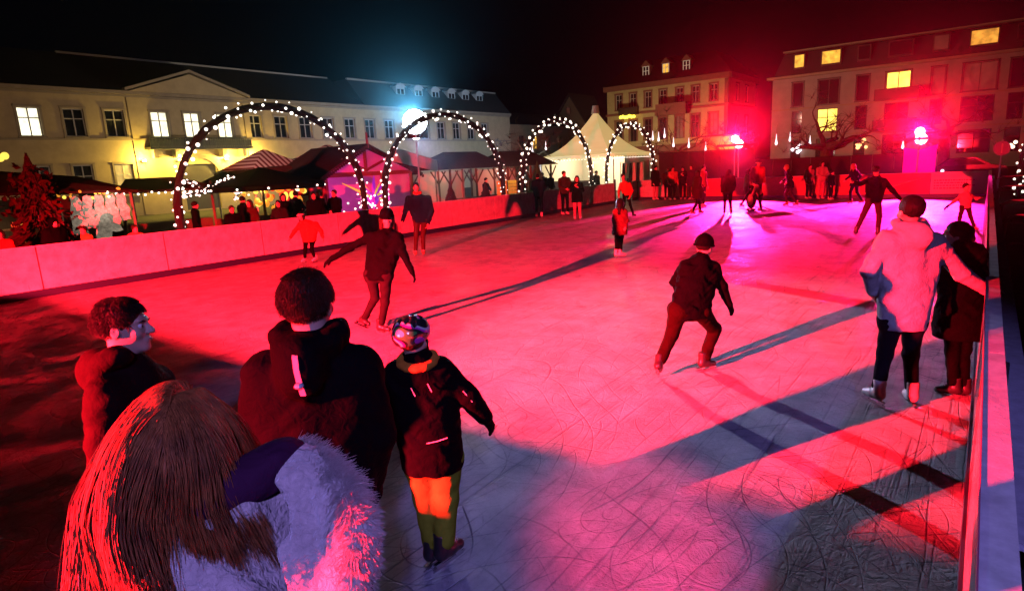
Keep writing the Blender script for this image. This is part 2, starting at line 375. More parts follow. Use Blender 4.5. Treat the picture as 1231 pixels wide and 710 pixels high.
    G.mesh('trousers', res, trousers, root, wr=wr*.8 if res < .016 else 0, wf=34/s, seed=3)
    # --- skates
    for i in (0,1):
        fd = fdir[i] if fdir else (f[0], f[1], 0.); up = nrm(K[i]-An[i])*.25+np.array([0,0,1.]) if not (legup and legup[i] is not None) else legup[i]
        if skate: put_skate(skate, root, An[i], fd, up, s if h > 1.5 else s*1.12)
    # --- gloves
    if gloves:
        for (Wp, d, n, wv) in hands:
            g = Field(); hand(g, Wp, d, n, wv, s*1.05, curl, .004, .004); g.cone(Wp-d*.05*s, Wp+d*.01*s, .042*s, .036*s, .01)
            g.mesh('glove', min(res, .012)*.8, gloves, root)
    # --- hair
    if hair:
        X = Field(); X.ell(L(0,-.018,.034), E3(.084,.101,.093), Rm, .02)
        if hair in ('long', 'mid', 'bun', 'tail', 'cap'): X.ell(L(0,-.045,-.03), E3(.078,.075,.09), Rm, .04)
        X.sub(L(0,.088,-.035), E3(.062,.062,.088), Rm, .015)
        if hair == 'short':
            X.sub(L(0,.02,-.118), E3(.12,.13,.075), Rm, .01)
            for q in (-1, 1): X.sub(L(.096*q,-.004,-.014), E3(.022,.024,.032), Rm, .008)
        if hair == 'long':
            for q in (-1, 0, 1):
                X.cone(L(.055*q,-.05,-.03), L(.07*q,-.085,-.25), .052*hs, .042*hs, .05); X.cone(L(.07*q,.0,.0), L(.085*q,.02,-.2), .03*hs, .022*hs, .03) if q else None
        if hair == 'mid':
            for q in (-1, 1): X.cone(L(.06*q,-.03,-.0), L(.065*q,-.0,-.14), .045*hs, .03*hs, .04)
        if hair == 'bun': X.ell(L(0,-.11,.08), E3(.045,.045,.045), Rm, .02)
        if hair == 'tail': X.cone(L(0,-.11,.03), L(0,-.15,-.16), .035*hs, .018*hs, .03)
        X.mesh('hair', min(res, .014), hairm, root, wr=.003 if res < .014 else 0, wf=80)
    if hat in ('beanie', 'hoodup'):
        X = Field(); g = .012 if hat == 'beanie' else .022
        X.ell(L(0,-.016,.045), E3(.086+g,.104+g,.092+g), Rm, .02)
        if hat == 'beanie': X.cut(L(0,0,.018), u*-1 if True else u); X2 = X
        else: X.ell(L(0,-.05,-.05), E3(.095,.085,.11), Rm, .05).sub(L(0,.095,-.03), E3(.066,.07,.092), Rm, .01)
        if hat == 'beanie': X.cone(L(0,-.01,.105), L(0,-.015,.125), .05*hs, .02*hs, .03)
        hb = X.mesh('beanie' if hat == 'beanie' else 'hood', min(res, .012), hatm, root)
        if hat == 'beanie':
            m = MB(); pts = [L(.097*math.cos(a), -.016+.112*math.sin(a), .022) for a in np.linspace(0, 2*math.pi, 20)]; m.tube(pts, .014*hs, 8, cap=False); m.lbuild('brim', hatm, hb, True)
    if hat == 'band':
        m = MB(); pts = [L(.088*math.cos(a), -.016+.104*math.sin(a), .03) for a in np.linspace(0, 2*math.pi, 20)]; m.tube(pts, .02*hs, 8, cap=False); m.lbuild('headband', hatm, root, True)
    if scarf:
        X = Field()
        for a in np.linspace(0, 2*math.pi, 12)[:-1]:
            X.ell(N+np.array([math.cos(a)*.075, math.sin(a)*.075, .02+.01*math.sin(2*a)])*s, (.042*s,.042*s,.035*s), None, .02)
        X.mesh('scarf', min(res, .015), scarf, root)
    root['h'] = h
    return root, dict(H=H, N=N, S=S, r=r, f=f, u=u, hs=hs, s=s, L=L, P=P, C0=C0)
def template(h, fx, fy, pose='stand', seed=0):
    """joints of a standing, walking or gliding figure that faces (fx, fy)"""
    rr = random.Random(seed); f = nrm([fx, fy, 0]); r = np.cross(f, [0,0,1.]); z = np.array([0,0,1.])
    def q(a, b, c): return list(map(float, (r*a+f*b+z*c)*h))
    j = lambda v=.012: rr.uniform(-v, v)
    ln = {'stand':0., 'glide':.06, 'walk':.02, 'lean':.0, 'hug':.0, 'phone':0., 'out':.03, 'bend':.16}[pose]
    J = dict(H=q(j(), .02+ln*1.25, .935-ln*.25), N=q(0, ln, .862-ln*.2), S=[q(-.105, ln*.9, .82-ln*.15), q(.105, ln*.9, .82-ln*.15)], P=[q(-.05, 0, .53), q(.05, 0, .53)])
    E = [q(-.135+j(), -.02+ln, .655+j()), q(.135+j(), -.02+ln, .655+j())]; Wr = [q(-.13+j(), .05+ln, .515+j()), q(.13+j(), .05+ln, .515+j())]
    K = [q(-.055, .015, .295), q(.055, .015, .295)]; A = [q(-.06, -.01, .078), q(.06, -.01, .078)]
    if pose == 'glide': A = [q(-.07, -.16, .085), q(.06, .05, .078)]; K = [q(-.06, -.02, .30), q(.055, .08, .30)]; E = [q(-.17, -.02, .68), q(.17, .05, .68)]; Wr = [q(-.22, .08, .58), q(.20, .14, .6)]
    if pose == 'walk': A = [q(-.05, .12, .078), q(.05, -.13, .085)]; K = [q(-.05, .09, .30), q(.05, .0, .29)]; Wr = [q(-.13, -.03, .52), q(.13, .10, .54)]
    if pose == 'out': E = [q(-.25, .02, .74), q(.25, .02, .74)]; Wr = [q(-.38, .05, .68), q(.38, .05, .68)]; A = [q(-.12, -.06, .078), q(.10, .05, .078)]; K = [q(-.09, .02, .30), q(.08, .06, .30)]
    if pose == 'phone': E = [q(-.14, .03, .66), q(.14, .05, .67)]; Wr = [q(-.03, .14, .74), q(.05, .14, .78)]
    if pose == 'hug': E = [q(-.15, .06, .67), q(.15, .06, .67)]; Wr = [q(-.02, .15, .62), q(.03, .15, .6)]
    if pose == 'lean': E = [q(-.15, .08, .68), q(.15, .08, .68)]; Wr = [q(-.09, .22, .62), q(.09, .22, .62)]
    if pose == 'bend': E = [q(-.13, .22, .60), q(.13, .22, .60)]; Wr = [q(-.08, .30, .50), q(.08, .30, .50)]
    J.update(E=E, W=Wr, K=K, A=A); return J
# ------------------------------------------------------------ ground, ice and rink barriers
ASPH = mat('asphalt', (.035,.035,.038), rough=.85, bump=.4, bscale=60, var=.3, vscale=3)
m = MB(); m.add([(-400,-200,-.06),(400,-200,-.06),(400,500,-.06),(-400,500,-.06)], [(0,1,2,3)]); tag(m.lbuild('ground', ASPH), kind='structure')
def ice_material():
    m = bpy.data.materials.new('ice'); m.use_nodes = True; nt = m.node_tree; N = nt.nodes; L = nt.links; b = N['Principled BSDF']
    tc = N.new('ShaderNodeTexCoord'); O = tc.outputs['Object']
    def noise(s, d=4, dist=0., rg=.55, off=(0,0,0)):
        mp = N.new('ShaderNodeMapping'); mp.inputs['Location'].default_value = off; L.new(O, mp.inputs[0])
        n = N.new('ShaderNodeTexNoise'); n.inputs['Scale'].default_value = s; n.inputs['Detail'].default_value = d; n.inputs['Distortion'].default_value = dist; n.inputs['Roughness'].default_value = rg
        L.new(mp.outputs[0], n.inputs['Vector']); return n.outputs[0]
    def math_(op, a, b_=None, c=None):
        n = N.new('ShaderNodeMath'); n.operation = op
        for i, v in enumerate((a, b_, c)):
            if v is None: continue
            if isinstance(v, (int, float)): n.inputs[i].default_value = v
            else: L.new(v, n.inputs[i])
        return n.outputs[0]
    # skate grooves: arcs round scattered centres, broken up by slow masks, and straight strokes in several directions
    grooves = None
    for i, (s, k, wd, off) in enumerate(((.16, 5., .018, 0), (.23, 7., .022, 17), (.31, 6., .022, 31), (.42, 5., .026, 47), (.6, 4., .03, 59), (.9, 4., .045, 71), (.2, 11., .035, 83), (.13, 9., .02, 97))):
        mp = N.new('ShaderNodeMapping'); mp.inputs['Location'].default_value = (off, off*.37, 0); mp.inputs['Rotation'].default_value = (0, 0, i*.7); mp.inputs['Scale'].default_value = (1, .62+.1*(i % 3), 1); L.new(O, mp.inputs[0])
        wob = N.new('ShaderNodeVectorMath'); wob.operation = 'ADD'; nn = N.new('ShaderNodeTexNoise'); nn.inputs['Scale'].default_value = .35; L.new(mp.outputs[0], nn.inputs['Vector']); L.new(mp.outputs[0], wob.inputs[0]); L.new(nn.outputs['Color'], wob.inputs[1])
        v = N.new('ShaderNodeTexVoronoi'); v.voronoi_dimensions = '2D'; v.inputs['Scale'].default_value = s; L.new(wob.outputs[0], v.inputs['Vector'])
        t = math_('ABSOLUTE', math_('SUBTRACT', math_('FRACT', math_('MULTIPLY', v.outputs['Distance'], k*2.3)), .5))
        ln = math_('MAXIMUM', math_('SUBTRACT', 1., math_('DIVIDE', t, wd)), 0.)
        msk = math_('MULTIPLY', math_('MAXIMUM', math_('SUBTRACT', noise(.9, 3, 0, .6, (5.*i, 31., 2.)), .45), 0.), 6.)
        ln = math_('MULTIPLY', ln, math_('MINIMUM', msk, 1.)); grooves = ln if grooves is None else math_('ADD', grooves, ln)
    for i, rz in enumerate((.3, 1.1, 1.9, 2.6, .7)):
        mp = N.new('ShaderNodeMapping'); mp.inputs['Rotation'].default_value = (0, 0, rz); mp.inputs['Scale'].default_value = (14+4*i, .55, 1); mp.inputs['Location'].default_value = (3*i, 7, 0); L.new(O, mp.inputs[0])
        n = N.new('ShaderNodeTexNoise'); n.inputs['Scale'].default_value = 1.; n.inputs['Detail'].default_value = 2; n.inputs['Distortion'].default_value = .6; L.new(mp.outputs[0], n.inputs['Vector'])
        ln = math_('MULTIPLY', math_('MAXIMUM', math_('SUBTRACT', n.outputs[0], .62), 0.), 5.); grooves = math_('ADD', grooves, ln)
    snow = noise(26, 8, .4, .75)
    lump = noise(4.5, 5, 1.6, .62, (3,3,3)); rid = math_('ABSOLUTE', math_('SUBTRACT', lump, .5))
    sep = N.new('ShaderNodeSeparateXYZ'); L.new(O, sep.inputs[0])
    near = math_('MULTIPLY', math_('MINIMUM', math_('MAXIMUM', math_('SUBTRACT', 4.6, sep.outputs[1]), 0.), 1.), math_('MINIMUM', math_('MAXIMUM', math_('ADD', sep.outputs[0], 1.9), 0.), 1.))
    lw = math_('ADD', .35, math_('MULTIPLY', near, 5.5))
    h = math_('ADD', math_('MULTIPLY', grooves, -.55), math_('ADD', math_('MULTIPLY', snow, 1.1), math_('MULTIPLY', rid, lw)))
    bp = N.new('ShaderNodeBump'); bp.inputs['Strength'].default_value = 1.; bp.inputs['Distance'].default_value = .024
    L.new(h, bp.inputs['Height']); L.new(bp.outputs[0], b.inputs['Normal'])
    cr = N.new('ShaderNodeValToRGB'); cr.color_ramp.elements[0].position = .25; cr.color_ramp.elements[1].position = .75
    cr.color_ramp.elements[0].color = (.26,.30,.36,1); cr.color_ramp.elements[1].color = (.74,.77,.80,1)
    L.new(math_('SUBTRACT', noise(2.2, 9, .3, .68), math_('MULTIPLY', grooves, .22)), cr.inputs[0]); L.new(cr.outputs[0], b.inputs['Base Color'])  # shade of the grooves is also put into the ice colour
    rr = N.new('ShaderNodeMapRange'); rr.inputs['From Min'].default_value = .35; rr.inputs['From Max'].default_value = .65; rr.inputs['To Min'].default_value = .22; rr.inputs['To Max'].default_value = .6
    L.new(noise(1.2, 6, .5, .65, (9,1,4)), rr.inputs[0]); L.new(rr.outputs[0], b.inputs['Roughness'])
    b.inputs['Specular IOR Level'].default_value = .035
    return m
X0, X1, Y0, Y1 = -15.6, .08, -1.0, 32.2
m = MB(); m.add([(X0,Y0,0),(X1,Y0,0),(X1,Y1+.0,0),(X0,Y1,0)], [(0,1,2,3)])
m.add([(X0-.12,Y0-.12,-.05),(X1+.12,Y0-.12,-.05),(X1+.12,Y1+.12,-.05),(X0-.12,Y1+.12,-.05)], [(0,1,2,3)])
tag(m.lbuild('ice_floor', ice_material(), fix=False), kind='structure')
PANEL = mat('barrier_white', (.62,.60,.60), rough=.5, var=.28, vscale=4, bump=.1, bscale=25)
# scuff marks on the barrier boards
def scuff(m):
    nt = m.node_tree; b = nt.nodes['Principled BSDF']; src = b.inputs['Base Color'].links[0].from_socket
    tc = nt.nodes['Texture Coordinate']; n = nt.nodes.new('ShaderNodeTexNoise'); n.inputs['Scale'].default_value = 3.4; n.inputs['Detail'].default_value = 9; n.inputs['Roughness'].default_value = .75; n.inputs['Distortion'].default_value = 1.6
    nt.links.new(tc.outputs['Object'], n.inputs['Vector'])
    r = nt.nodes.new('ShaderNodeValToRGB'); r.color_ramp.elements[0].position = .56; r.color_ramp.elements[0].color = (1,1,1,1); r.color_ramp.elements[1].position = .70; r.color_ramp.elements[1].color = (.42,.36,.33,1)
    nt.links.new(n.outputs[0], r.inputs[0]); mx = nt.nodes.new('ShaderNodeMixRGB'); mx.blend_type = 'MULTIPLY'; mx.inputs[0].default_value = .75
    nt.links.new(src, mx.inputs[1]); nt.links.new(r.outputs[0], mx.inputs[2]); nt.links.new(mx.outputs[0], b.inputs['Base Color'])
scuff(PANEL)
KICK = mat('kick_strip_blue', (.012,.018,.06), rough=.5); CAP = mat('barrier_cap', (.7,.7,.72), rough=.45, var=.25, vscale=9, bump=.1, bscale=30)
ALU = mat('aluminium', (.55,.56,.58), rough=.35, metal=.9); DARKM = mat('dark_metal', (.03,.03,.034), rough=.45, metal=.4)
WOODD = mat('wood_dark', (.09,.045,.025), rough=.7, bump=.3, bscale=30, var=.3, stretch=(1,1,.2)); WOODR = mat('wood_red', (.22,.03,.02), rough=.6, var=.2, bump=.2)
def barrier(name, label, a, b, nin, step, mats=None, seam=.03, caps=True):
    """run of boards from a to b; nin = unit vector towards the ice"""
    root = empty(name, (a[0], a[1], 0)); tag(root, label, 'rink barrier'); A = Vector((0,0,0)); D = Vector((b[0]-a[0], b[1]-a[1], 0)); L_ = D.length; D.normalize(); n = Vector((*nin, 0))
    k = max(1, round(L_/step)); st = L_/k
    Mx = Matrix(((D.x, n.x, 0, 0), (D.y, n.y, 0, 0), (0, 0, 1, 0), (0,0,0,1)))
    for i in range(k):
        p = MB(); p.box((i*st+seam/2, -.05, .16), ((i+1)*st-seam/2, 0, 1.05), M=Mx)
        o = p.lbuild('panel', (mats[i] if mats else PANEL), root)
        if mats and i < len(mats) and mats[i] is not PANEL: o['label'] = 'coloured board'
        q = MB(); q.box(((i+.0)*st-.03, -.11, -.05), (i*st+.03, -.052, 1.03), M=Mx); q.lbuild('post', DARKM, root)
    p = MB(); p.box((0, -.052, -.05), (L_, .018, .158), M=Mx); p.lbuild('kick_strip', KICK, root)
    if caps:
        p = MB(); p.box((0, -.07, 1.052), (L_, .012, 1.075), M=Mx); p.lbuild('cap_rail', CAP, root)
    return root
barrier('rink_barrier', 'long scuffed white rink barrier with dark blue kick strip along the market stalls', (X0, 29.5), (X0, Y0), (1,0), 2.65)
barrier('rink_barrier', 'short white barrier piece beside the gap in front of the tent', (X0, Y1), (X0, 31.6), (1,0), 1.2)
REDP = mat('banner_red', (.55,.03,.03), rough=.5, var=.15); REDO = mat('board_red', (.50,.09,.06), rough=.5, var=.2); WHB = mat('banner_white', (.72,.68,.7), rough=.5)
PUR = mat('banner_purple', (.35,.03,.2), rough=.5)
far = barrier('rink_barrier', 'red and white advertising barrier across the far end of the ice', (X0, Y1), (X1, Y1), (0,-1), 1.96, [PANEL]+[REDO]*5+[REDP, WHB])
# writing on the far banners: too small and blurred in the photograph to be read; strokes and lines of the same size
m = MB(); xw = 11.95
m.tube([(xw+.1,-.006,.42),(xw+.35,-.006,.48),(xw+.7,-.006,.62),(xw+1.1,-.006,.74),(xw+1.55,-.006,.88)], [.012,.03,.035,.03,.01], 6); m.tube([(xw+.12,-.006,.40),(xw+.2,-.006,.34),(xw+.32,-.006,.40)], .02, 6)
m.lbuild('swoosh', mat('banner_pink', (.8,.35,.35), rough=.5), far)
m = MB()
for i in range(4):
    x = 13.85; z = .72-.11*i
    while x < 15.2-.2*(i % 2):
        w_ = R_.uniform(.04,.12); m.box((x, -.006, z-.02), (x+w_, -.001, z+.03)); x += w_+.03
m.lbuild('lettering', PUR, far)
m = MB(); pts = [(13.8+.12*i, -.005, .86+.035*math.sin(i*1.7)+.02*math.sin(i*.6)) for i in range(15)]
m.prism([*pts, (15.5,-.005,1.0), (13.8,-.005,1.0)], (0,.003,0)); m.lbuild('banner_header', mat('banner_pale', (.8,.6,.7), rough=.5), far)
# right hand barrier with the ledge outside
MIRP = mat('barrier_clear', (.45,.40,.46), rough=.16, var=.3, vscale=3, bump=.25, bscale=2.2, spec=.8, stretch=(1,.12,1.6)); scuff(MIRP)
rb = barrier('rink_barrier', 'near barrier with a white worn cap rail running away on the side of the couple', (X1, Y0), (X1, Y1), (-1,0), 2.65, [MIRP]*13, caps=False)
m = MB()
for i in range(13):
    y = i*2.56; m.box((-.004, y+.003, 1.052), (.085, y+2.557, 1.078))
o = m.lbuild('cap_rail', CAP, rb)
m = MB(); m.box((-.008,0,1.03), (-.0045,33.2,1.081)); m.lbuild('edge_strip', mat('strip_pink', (.5,.1,.2), rough=.35), rb)
m = MB(); m.box((.1125,3.45,.86), (.205,33.2,.885)); m.box((.19,3.45,.0), (.205,33.2,.858)); m.lbuild('outer_ledge', mat('ledge_grey', (.42,.43,.5), rough=.7, var=.2, vscale=14, bump=.3, bscale=120), rb)
m = MB(); m.prism([(.1125,2.9,.62),(.1125,3.44,.62),(.1125,3.44,.80),(.1125,3.2,.80)], (.05,0,0)); m.box((.1125,2.2,.52),(.17,3.2,.6)); m.lbuild('bracket', DARKM, rb)
barrier('rink_barrier', 'low dark barrier behind the spectators at the near end', (X1, Y0), (X0, Y0), (0,1), 2.65)

# ------------------------------------------------------------ haze over the square, added to give the lamps halos
hm = bpy.data.materials.new('haze'); hm.use_nodes = True; nt = hm.node_tree; nt.nodes.remove(nt.nodes['Principled BSDF'])
pv_ = nt.nodes.new('ShaderNodeVolumePrincipled'); pv_.inputs['Color'].default_value = (.9,.92,1,1); pv_.inputs['Density'].default_value = .00035; pv_.inputs['Anisotropy'].default_value = .955
nt.links.new(pv_.outputs[0], nt.nodes['Material Output'].inputs['Volume'])
m = MB(); m.box((-410,-210,-1.1), (410,510,26)); tag(m.lbuild('haze', hm), kind='stuff')

# ------------------------------------------------------------ buildings
def noisecol(name, col, **k): a = dict(rough=.85, var=.12, vscale=1.5, bump=.15, bscale=30); a.update(k); return mat(name, col, **a)
GLASSD = mat('glass_dark', (.012,.014,.02), rough=.08, spec=.9)
def lit(name, col, s, var=.35, sc_=1.5):
    m = mat(name, (.1,.1,.1), rough=.4, emit=col, es=s)
    if not m.node_tree.nodes.get('LitVar'):
        nt = m.node_tree; b = nt.nodes['Principled BSDF']; n = nt.nodes.new('ShaderNodeTexNoise'); n.name = 'LitVar'; n.inputs['Scale'].default_value = sc_; n.inputs['Detail'].default_value = 3
        nt.links.new(nt.nodes['Texture Coordinate'].outputs['Object'], n.inputs['Vector'])
        mr = nt.nodes.new('ShaderNodeMapRange'); mr.inputs['From Min'].default_value = .3; mr.inputs['From Max'].default_value = .7; mr.inputs['To Min'].default_value = s*(1-var); mr.inputs['To Max'].default_value = s*(1+var)
        nt.links.new(n.outputs[0], mr.inputs[0]); nt.links.new(mr.outputs[0], b.inputs['Emission Strength'])
    return m
LITW = lit('window_glow_white', (1,.93,.62), 1.9); LITY = lit('window_glow_yellow', (1,.50,.05), 1.1, .45, 2.); LITO = lit('window_glow_orange', (1,.30,.05), .5, .5, 2.)
LITD = lit('window_glow_dim', (.9,.22,.12), .05, .6, 2.)
class Facade:
    """vertical wall: O origin, U horizontal unit, N outward unit"""
    def __init__(s, O, U, N): s.O = Vector(O); s.U = Vector(U); s.N = Vector(N)
    def P(s, u, z, n=0.): return s.O+s.U*u+Vector((0,0,z))+s.N*n
    def box(s, m, u0, u1, z0, z1, n0, n1, mi=0):
        c = [s.P(u, z, n) for n in (n0, n1) for z in (z0, z1) for u in (u0, u1)]
        m.add(c, [(0,1,3,2),(4,6,7,5),(0,4,5,1),(1,5,7,3),(3,7,6,2),(2,6,4,0)], mi)
    def wall(s, m, u0, u1, z0, z1, holes, th=.3):
        us = sorted({u0, u1, *[h[0] for h in holes], *[h[1] for h in holes]}); zs = sorted({z0, z1, *[h[2] for h in holes], *[h[3] for h in holes]})
        for i in range(len(us)-1):
            for j in range(len(zs)-1):
                cu = (us[i]+us[i+1])/2; cz = (zs[j]+zs[j+1])/2
                if any(h[0] < cu < h[1] and h[2] < cz < h[3] for h in holes): continue
                m.add([s.P(us[i], zs[j]), s.P(us[i+1], zs[j]), s.P(us[i+1], zs[j+1]), s.P(us[i], zs[j+1])], [(0,1,2,3)])
        for h in holes:
            a, b, c, d = h; q = [(a,c),(b,c),(b,d),(a,d)]
            for k in range(4):
                p, r = q[k], q[(k+1) % 4]; m.add([s.P(*p), s.P(*r), s.P(*r, -th), s.P(*p, -th)], [(0,1,2,3)])
    def window(s, root, h, pane, frame, mull=(1, (.6,)), fr=.07, surround=None, sw=.14, sill=True, label=None):
        a, b, c, d = h; m = MB(); n0, n1 = -.20, -.12
        s.box(m, a, a+fr, c, d, n0, n1); s.box(m, b-fr, b, c, d, n0, n1); s.box(m, a+fr, b-fr, c, c+fr, n0, n1); s.box(m, a+fr, b-fr, d-fr, d, n0, n1)
        for k in range(mull[0]):
            u = a+(b-a)*(k+1)/(mull[0]+1); s.box(m, u-.035, u+.035, c+fr, d-fr, n0+.005, n1+.01)
        for t in mull[1]:
            z = c+(d-c)*t; s.box(m, a+fr, b-fr, z-.03, z+.03, n0+.01, n1+.005)
        w_ = m.build('window', frame, root)
        if label: w_['label'] = label
        m = MB(); m.add([s.P(a, c, -.19), s.P(b, c, -.19), s.P(b, d, -.19), s.P(a, d, -.19)], [(0,1,2,3)]); m.build('pane', pane, w_)
        if surround:
            m = MB(); s.box(m, a-sw, a-.003, c, d, -.01, .05); s.box(m, b+.003, b+sw, c, d, -.01, .05); s.box(m, a-sw-.03, b+sw+.03, d+.003, d+sw, -.01, .08)
            if sill: s.box(m, a-sw-.04, b+sw+.04, c-.10, c-.003, -.01, .12)
            m.build('surround', surround, w_)
        return w_
FRW = mat('frame_white', (.42,.38,.36), rough=.5); FRD = mat('frame_dark', (.06,.04,.035), rough=.5)
ROOF = mat('roof_slate', (.03,.03,.035), rough=.8, bump=.3, bscale=12); STONE = noisecol('stone_trim', (.28,.22,.17)); GUTTER = mat('gutter', (.30,.26,.24), rough=.5)
# --- long town house left
PL = noisecol('plaster_ochre', (.42,.32,.20)); F = Facade((-50, 0, 0), (0,1,0), (1,0,0))
tb = empty('town_house', (-50, 28, 0)); tag(tb, 'long two storey cream town house with central pediment and lit upper windows behind the market', 'building')
def rel(o, root):  # keep world placement under a root
    o.parent = root; o.matrix_parent_inverse = Matrix.Translation(-root.location)
_build = MB.lbuild
def world_build(self, name, mats, parent=None, smooth=False, fix=True):
    o = _build(self, name, mats, None, smooth, fix)
    if parent is not None:
        off = Vector(parent.location); p = parent
        while p.parent is not None: p = p.parent; off = off+Vector(p.location)
        o.data.transform(Matrix.Translation(-off)); o.parent = parent
    return o
MB.build = world_build     # from here on meshes are given in world coordinates
ups = [11.66, 14.19, 16.72, 19.26-.0]; cen = [11.66, 14.19, 16.73, 19.26, 22.34, 24.77, 27.42, 30.05, 32.54, 35.05, 37.57, 40.1, 42.61]
cen = [9.1]+cen+[45.2+2.6*i for i in range(7)]
litset = {14.19, 22.34, 24.77, 27.42}
up = [(c-.62, c+.62, 5.66, 7.52) for c in cen]
gr = [(c-.6, c+.6, 1.5, 3.75) for c in (14.2, 16.7, 19.3, 32.5, 35.0, 37.6, 40.1, 42.6, 45.2, 47.8)]
arches = [(23.4, 26.2, .05, 3.6)]
m = MB(); F.wall(m, -6, 66, -.05, 8.62, up+gr+arches)
m.add([F.P(-6,-.05), F.P(-6,8.62), F.P(-6,8.62,-10), F.P(-6,-.05,-10)], [(0,1,2,3)]); m.add([F.P(66,-.05), F.P(66,8.62), F.P(66,8.62,-10), F.P(66,-.05,-10)], [(0,1,2,3)])
m.build('wall', PL, tb)
for c, h in zip(cen, up):
    l = c in litset
    F.window(tb, h, LITW if l else (GLASSD), FRW, (1, (.64,)), surround=STONE, label='brightly lit window' if l else None)
for i, h in enumerate(gr): F.window(tb, h, lit('window_glow_warm', (1,.6,.15), .55) if i == 2 else GLASSD, FRW, (1, (.66,)), surround=STONE)
m = MB(); F.box(m, -6, 66, 5.42, 5.54, -.01, .10); F.box(m, -6, 66, 8.62, 8.86, -.3, .32); F.box(m, -6, 66, 8.45, 8.60, -.01, .12); m.build('cornice', STONE, tb)
m = MB(); m.prism([F.P(20.4,8.87,.34), F.P(29.4,8.87,.34), F.P(24.9,10.35,.34)], F.N*-.35); m.build('pediment', PL, tb)
m = MB()
for a, b in (((20.1,8.87),(24.9,10.5)),((24.9,10.5),(29.7,8.87))):
    m.prism([F.P(a[0],a[1],.42), F.P(b[0],b[1],.42), F.P(b[0],b[1]+.2,.42), F.P(a[0],a[1]+.2,.42)], F.N*-.5)
m.build('pediment_cornice', STONE, tb)
for c in (20.45, 29.35): m = MB(); F.box(m, c-.25, c+.25, 0, 8.44, .004, .09); m.build('pilaster', PL, tb)
m = MB(); m.prism([F.P(-6,8.87,.3), F.P(-6,12.0,-5), F.P(-6,8.87,-10.3)], F.U*47.9); m.prism([F.P(41.95,8.87,.3), F.P(41.95,11.6,-2.2), F.P(41.95,11.6,-8), F.P(41.95,8.87,-10.3)], F.U*24.0); m.build('roof', ROOF, tb)
m = MB(); F.box(m, 18, 41.7, 11.93, 12.08, -5.1, -4.85); F.box(m, 41.95, 65.9, 11.55, 11.72, -2.3, -2.05); m.build('ridge_capping', GUTTER, tb)
for y in (48.2, 50.9, 53.6, 56.3, 58.8, 61.4):
    D = Facade((-51.3, 0, 0), (0,1,0), (1,0,0)); m = MB(); D.box(m, y-.62, y+.62, 9.5, 11.15, -1.6, .22); m.prism([D.P(y-.8,11.15,.32), D.P(y-.45,11.42,.32), D.P(y,11.55,.32), D.P(y+.45,11.42,.32), D.P(y+.8,11.15,.32)], D.N*-2.0)
    dm = m.build('dormer', mat('dormer_white', (.45,.45,.47), rough=.6), tb)
    m = MB()
    for u in (-.27, .27):
        for z in (9.75, 10.4): D.box(m, y+u-.2, y+u+.2, z, z+.52, .20, .232)
    m.build('pane', GLASSD, dm)
# balcony over the gate, brackets and the gate arch
m = MB(); F.box(m, 20.9, 29.0, 4.72, 4.90, .003, 1.1)
for i in range(42): F.box(m, 20.95+i*.192, 20.99+i*.192, 4.9, 5.5, 1.0, 1.04)
F.box(m, 20.9, 29.0, 5.5, 5.56, .96, 1.08); F.box(m, 20.95, 28.95, 4.92, 5.44, .97, 1.0)
m.build('balcony', mat('iron_black', (.02,.018,.018), rough=.5), tb)
for y in (21.4, 23.0, 26.7, 28.4): m = MB(); F.box(m, y-.16, y+.16, 4.1, 4.715, .003, .7); m.build('bracket', STONE, tb)
m = MB()
for i in range(13):
    a0 = math.pi*i/13; a1 = math.pi*(i+1)/13
    m.prism([F.P(24.8+1.55*math.cos(a0),2.7+1.35*math.sin(a0),.1), F.P(24.8+1.85*math.cos(a0),2.7+1.65*math.sin(a0),.1), F.P(24.8+1.85*math.cos(a1),2.7+1.65*math.sin(a1),.1), F.P(24.8+1.55*math.cos(a1),2.7+1.35*math.sin(a1),.1)], F.N*-.09)
m.build('gate_arch', STONE, tb)
m = MB(); F.box(m, 23.4, 26.2, .05, 3.6, -.28, -.22); m.build('gate', mat('gate_wood', (.04,.03,.025), rough=.6), tb)
WLM = mat('wall_lamp_glow', (1,.8,.2), emit=(1,.75,.15), es=10)
for i, y in enumerate((20.6, 23.15, 26.9, 29.2)):
    t = empty('wall_lamp', (-49.6, y, 3.95)); tag(t, 'glowing yellow wall lamp on the ochre facade, number %s along from the left of the gate' % ('one','two','three','four')[i], 'lamp', 'yellow lamps on the town house')
    t['label'] = ('yellow lamp left of the lit balcony','yellow lamp under the balcony just left of the gate arch','yellow lamp under the balcony just right of the gate arch','yellow lamp at the right end of the balcony')[i]
    m = MB(); m.tube([(-49.95,y,3.9),(-49.6,y,3.9)], .03, 6); m.build('arm', DARKM, t)
    m = MB(); m.lathe([(.03,.0),(.14,.02),(.15,.1),(.05,.14)], (-49.6,y,3.86), 10); m.build('shade', WLM, t)
    lamp('facade_lamp', 'POINT', (-49.25, y, 4.0), (800, 650, 1100, 900)[i], (1,.68,.10), .1)
# neighbouring low houses beyond
F2 = Facade((-50.3, 66.3, 0), (0,1,0), (1,0,0)); nh = empty('side_house', (-50.3, 74, 0)); tag(nh, 'low dark ochre house past the end of the long town house', 'building')
hh = [(2+3.2*i, 3.2+3.2*i, 4.4, 6.2) for i in range(5)]; m = MB(); F2.wall(m, 0, 18, -.05, 7.6, hh); m.build('wall', noisecol('plaster_brown', (.26,.17,.10)), nh)
for i, h in enumerate(hh): F2.window(nh, h, LITY if i == 1 else GLASSD, FRD)
m = MB(); m.prism([F2.P(0,7.6,.3), F2.P(0,9.6,-4), F2.P(0,7.6,-9)], F2.U*18); m.build('roof', ROOF, nh)
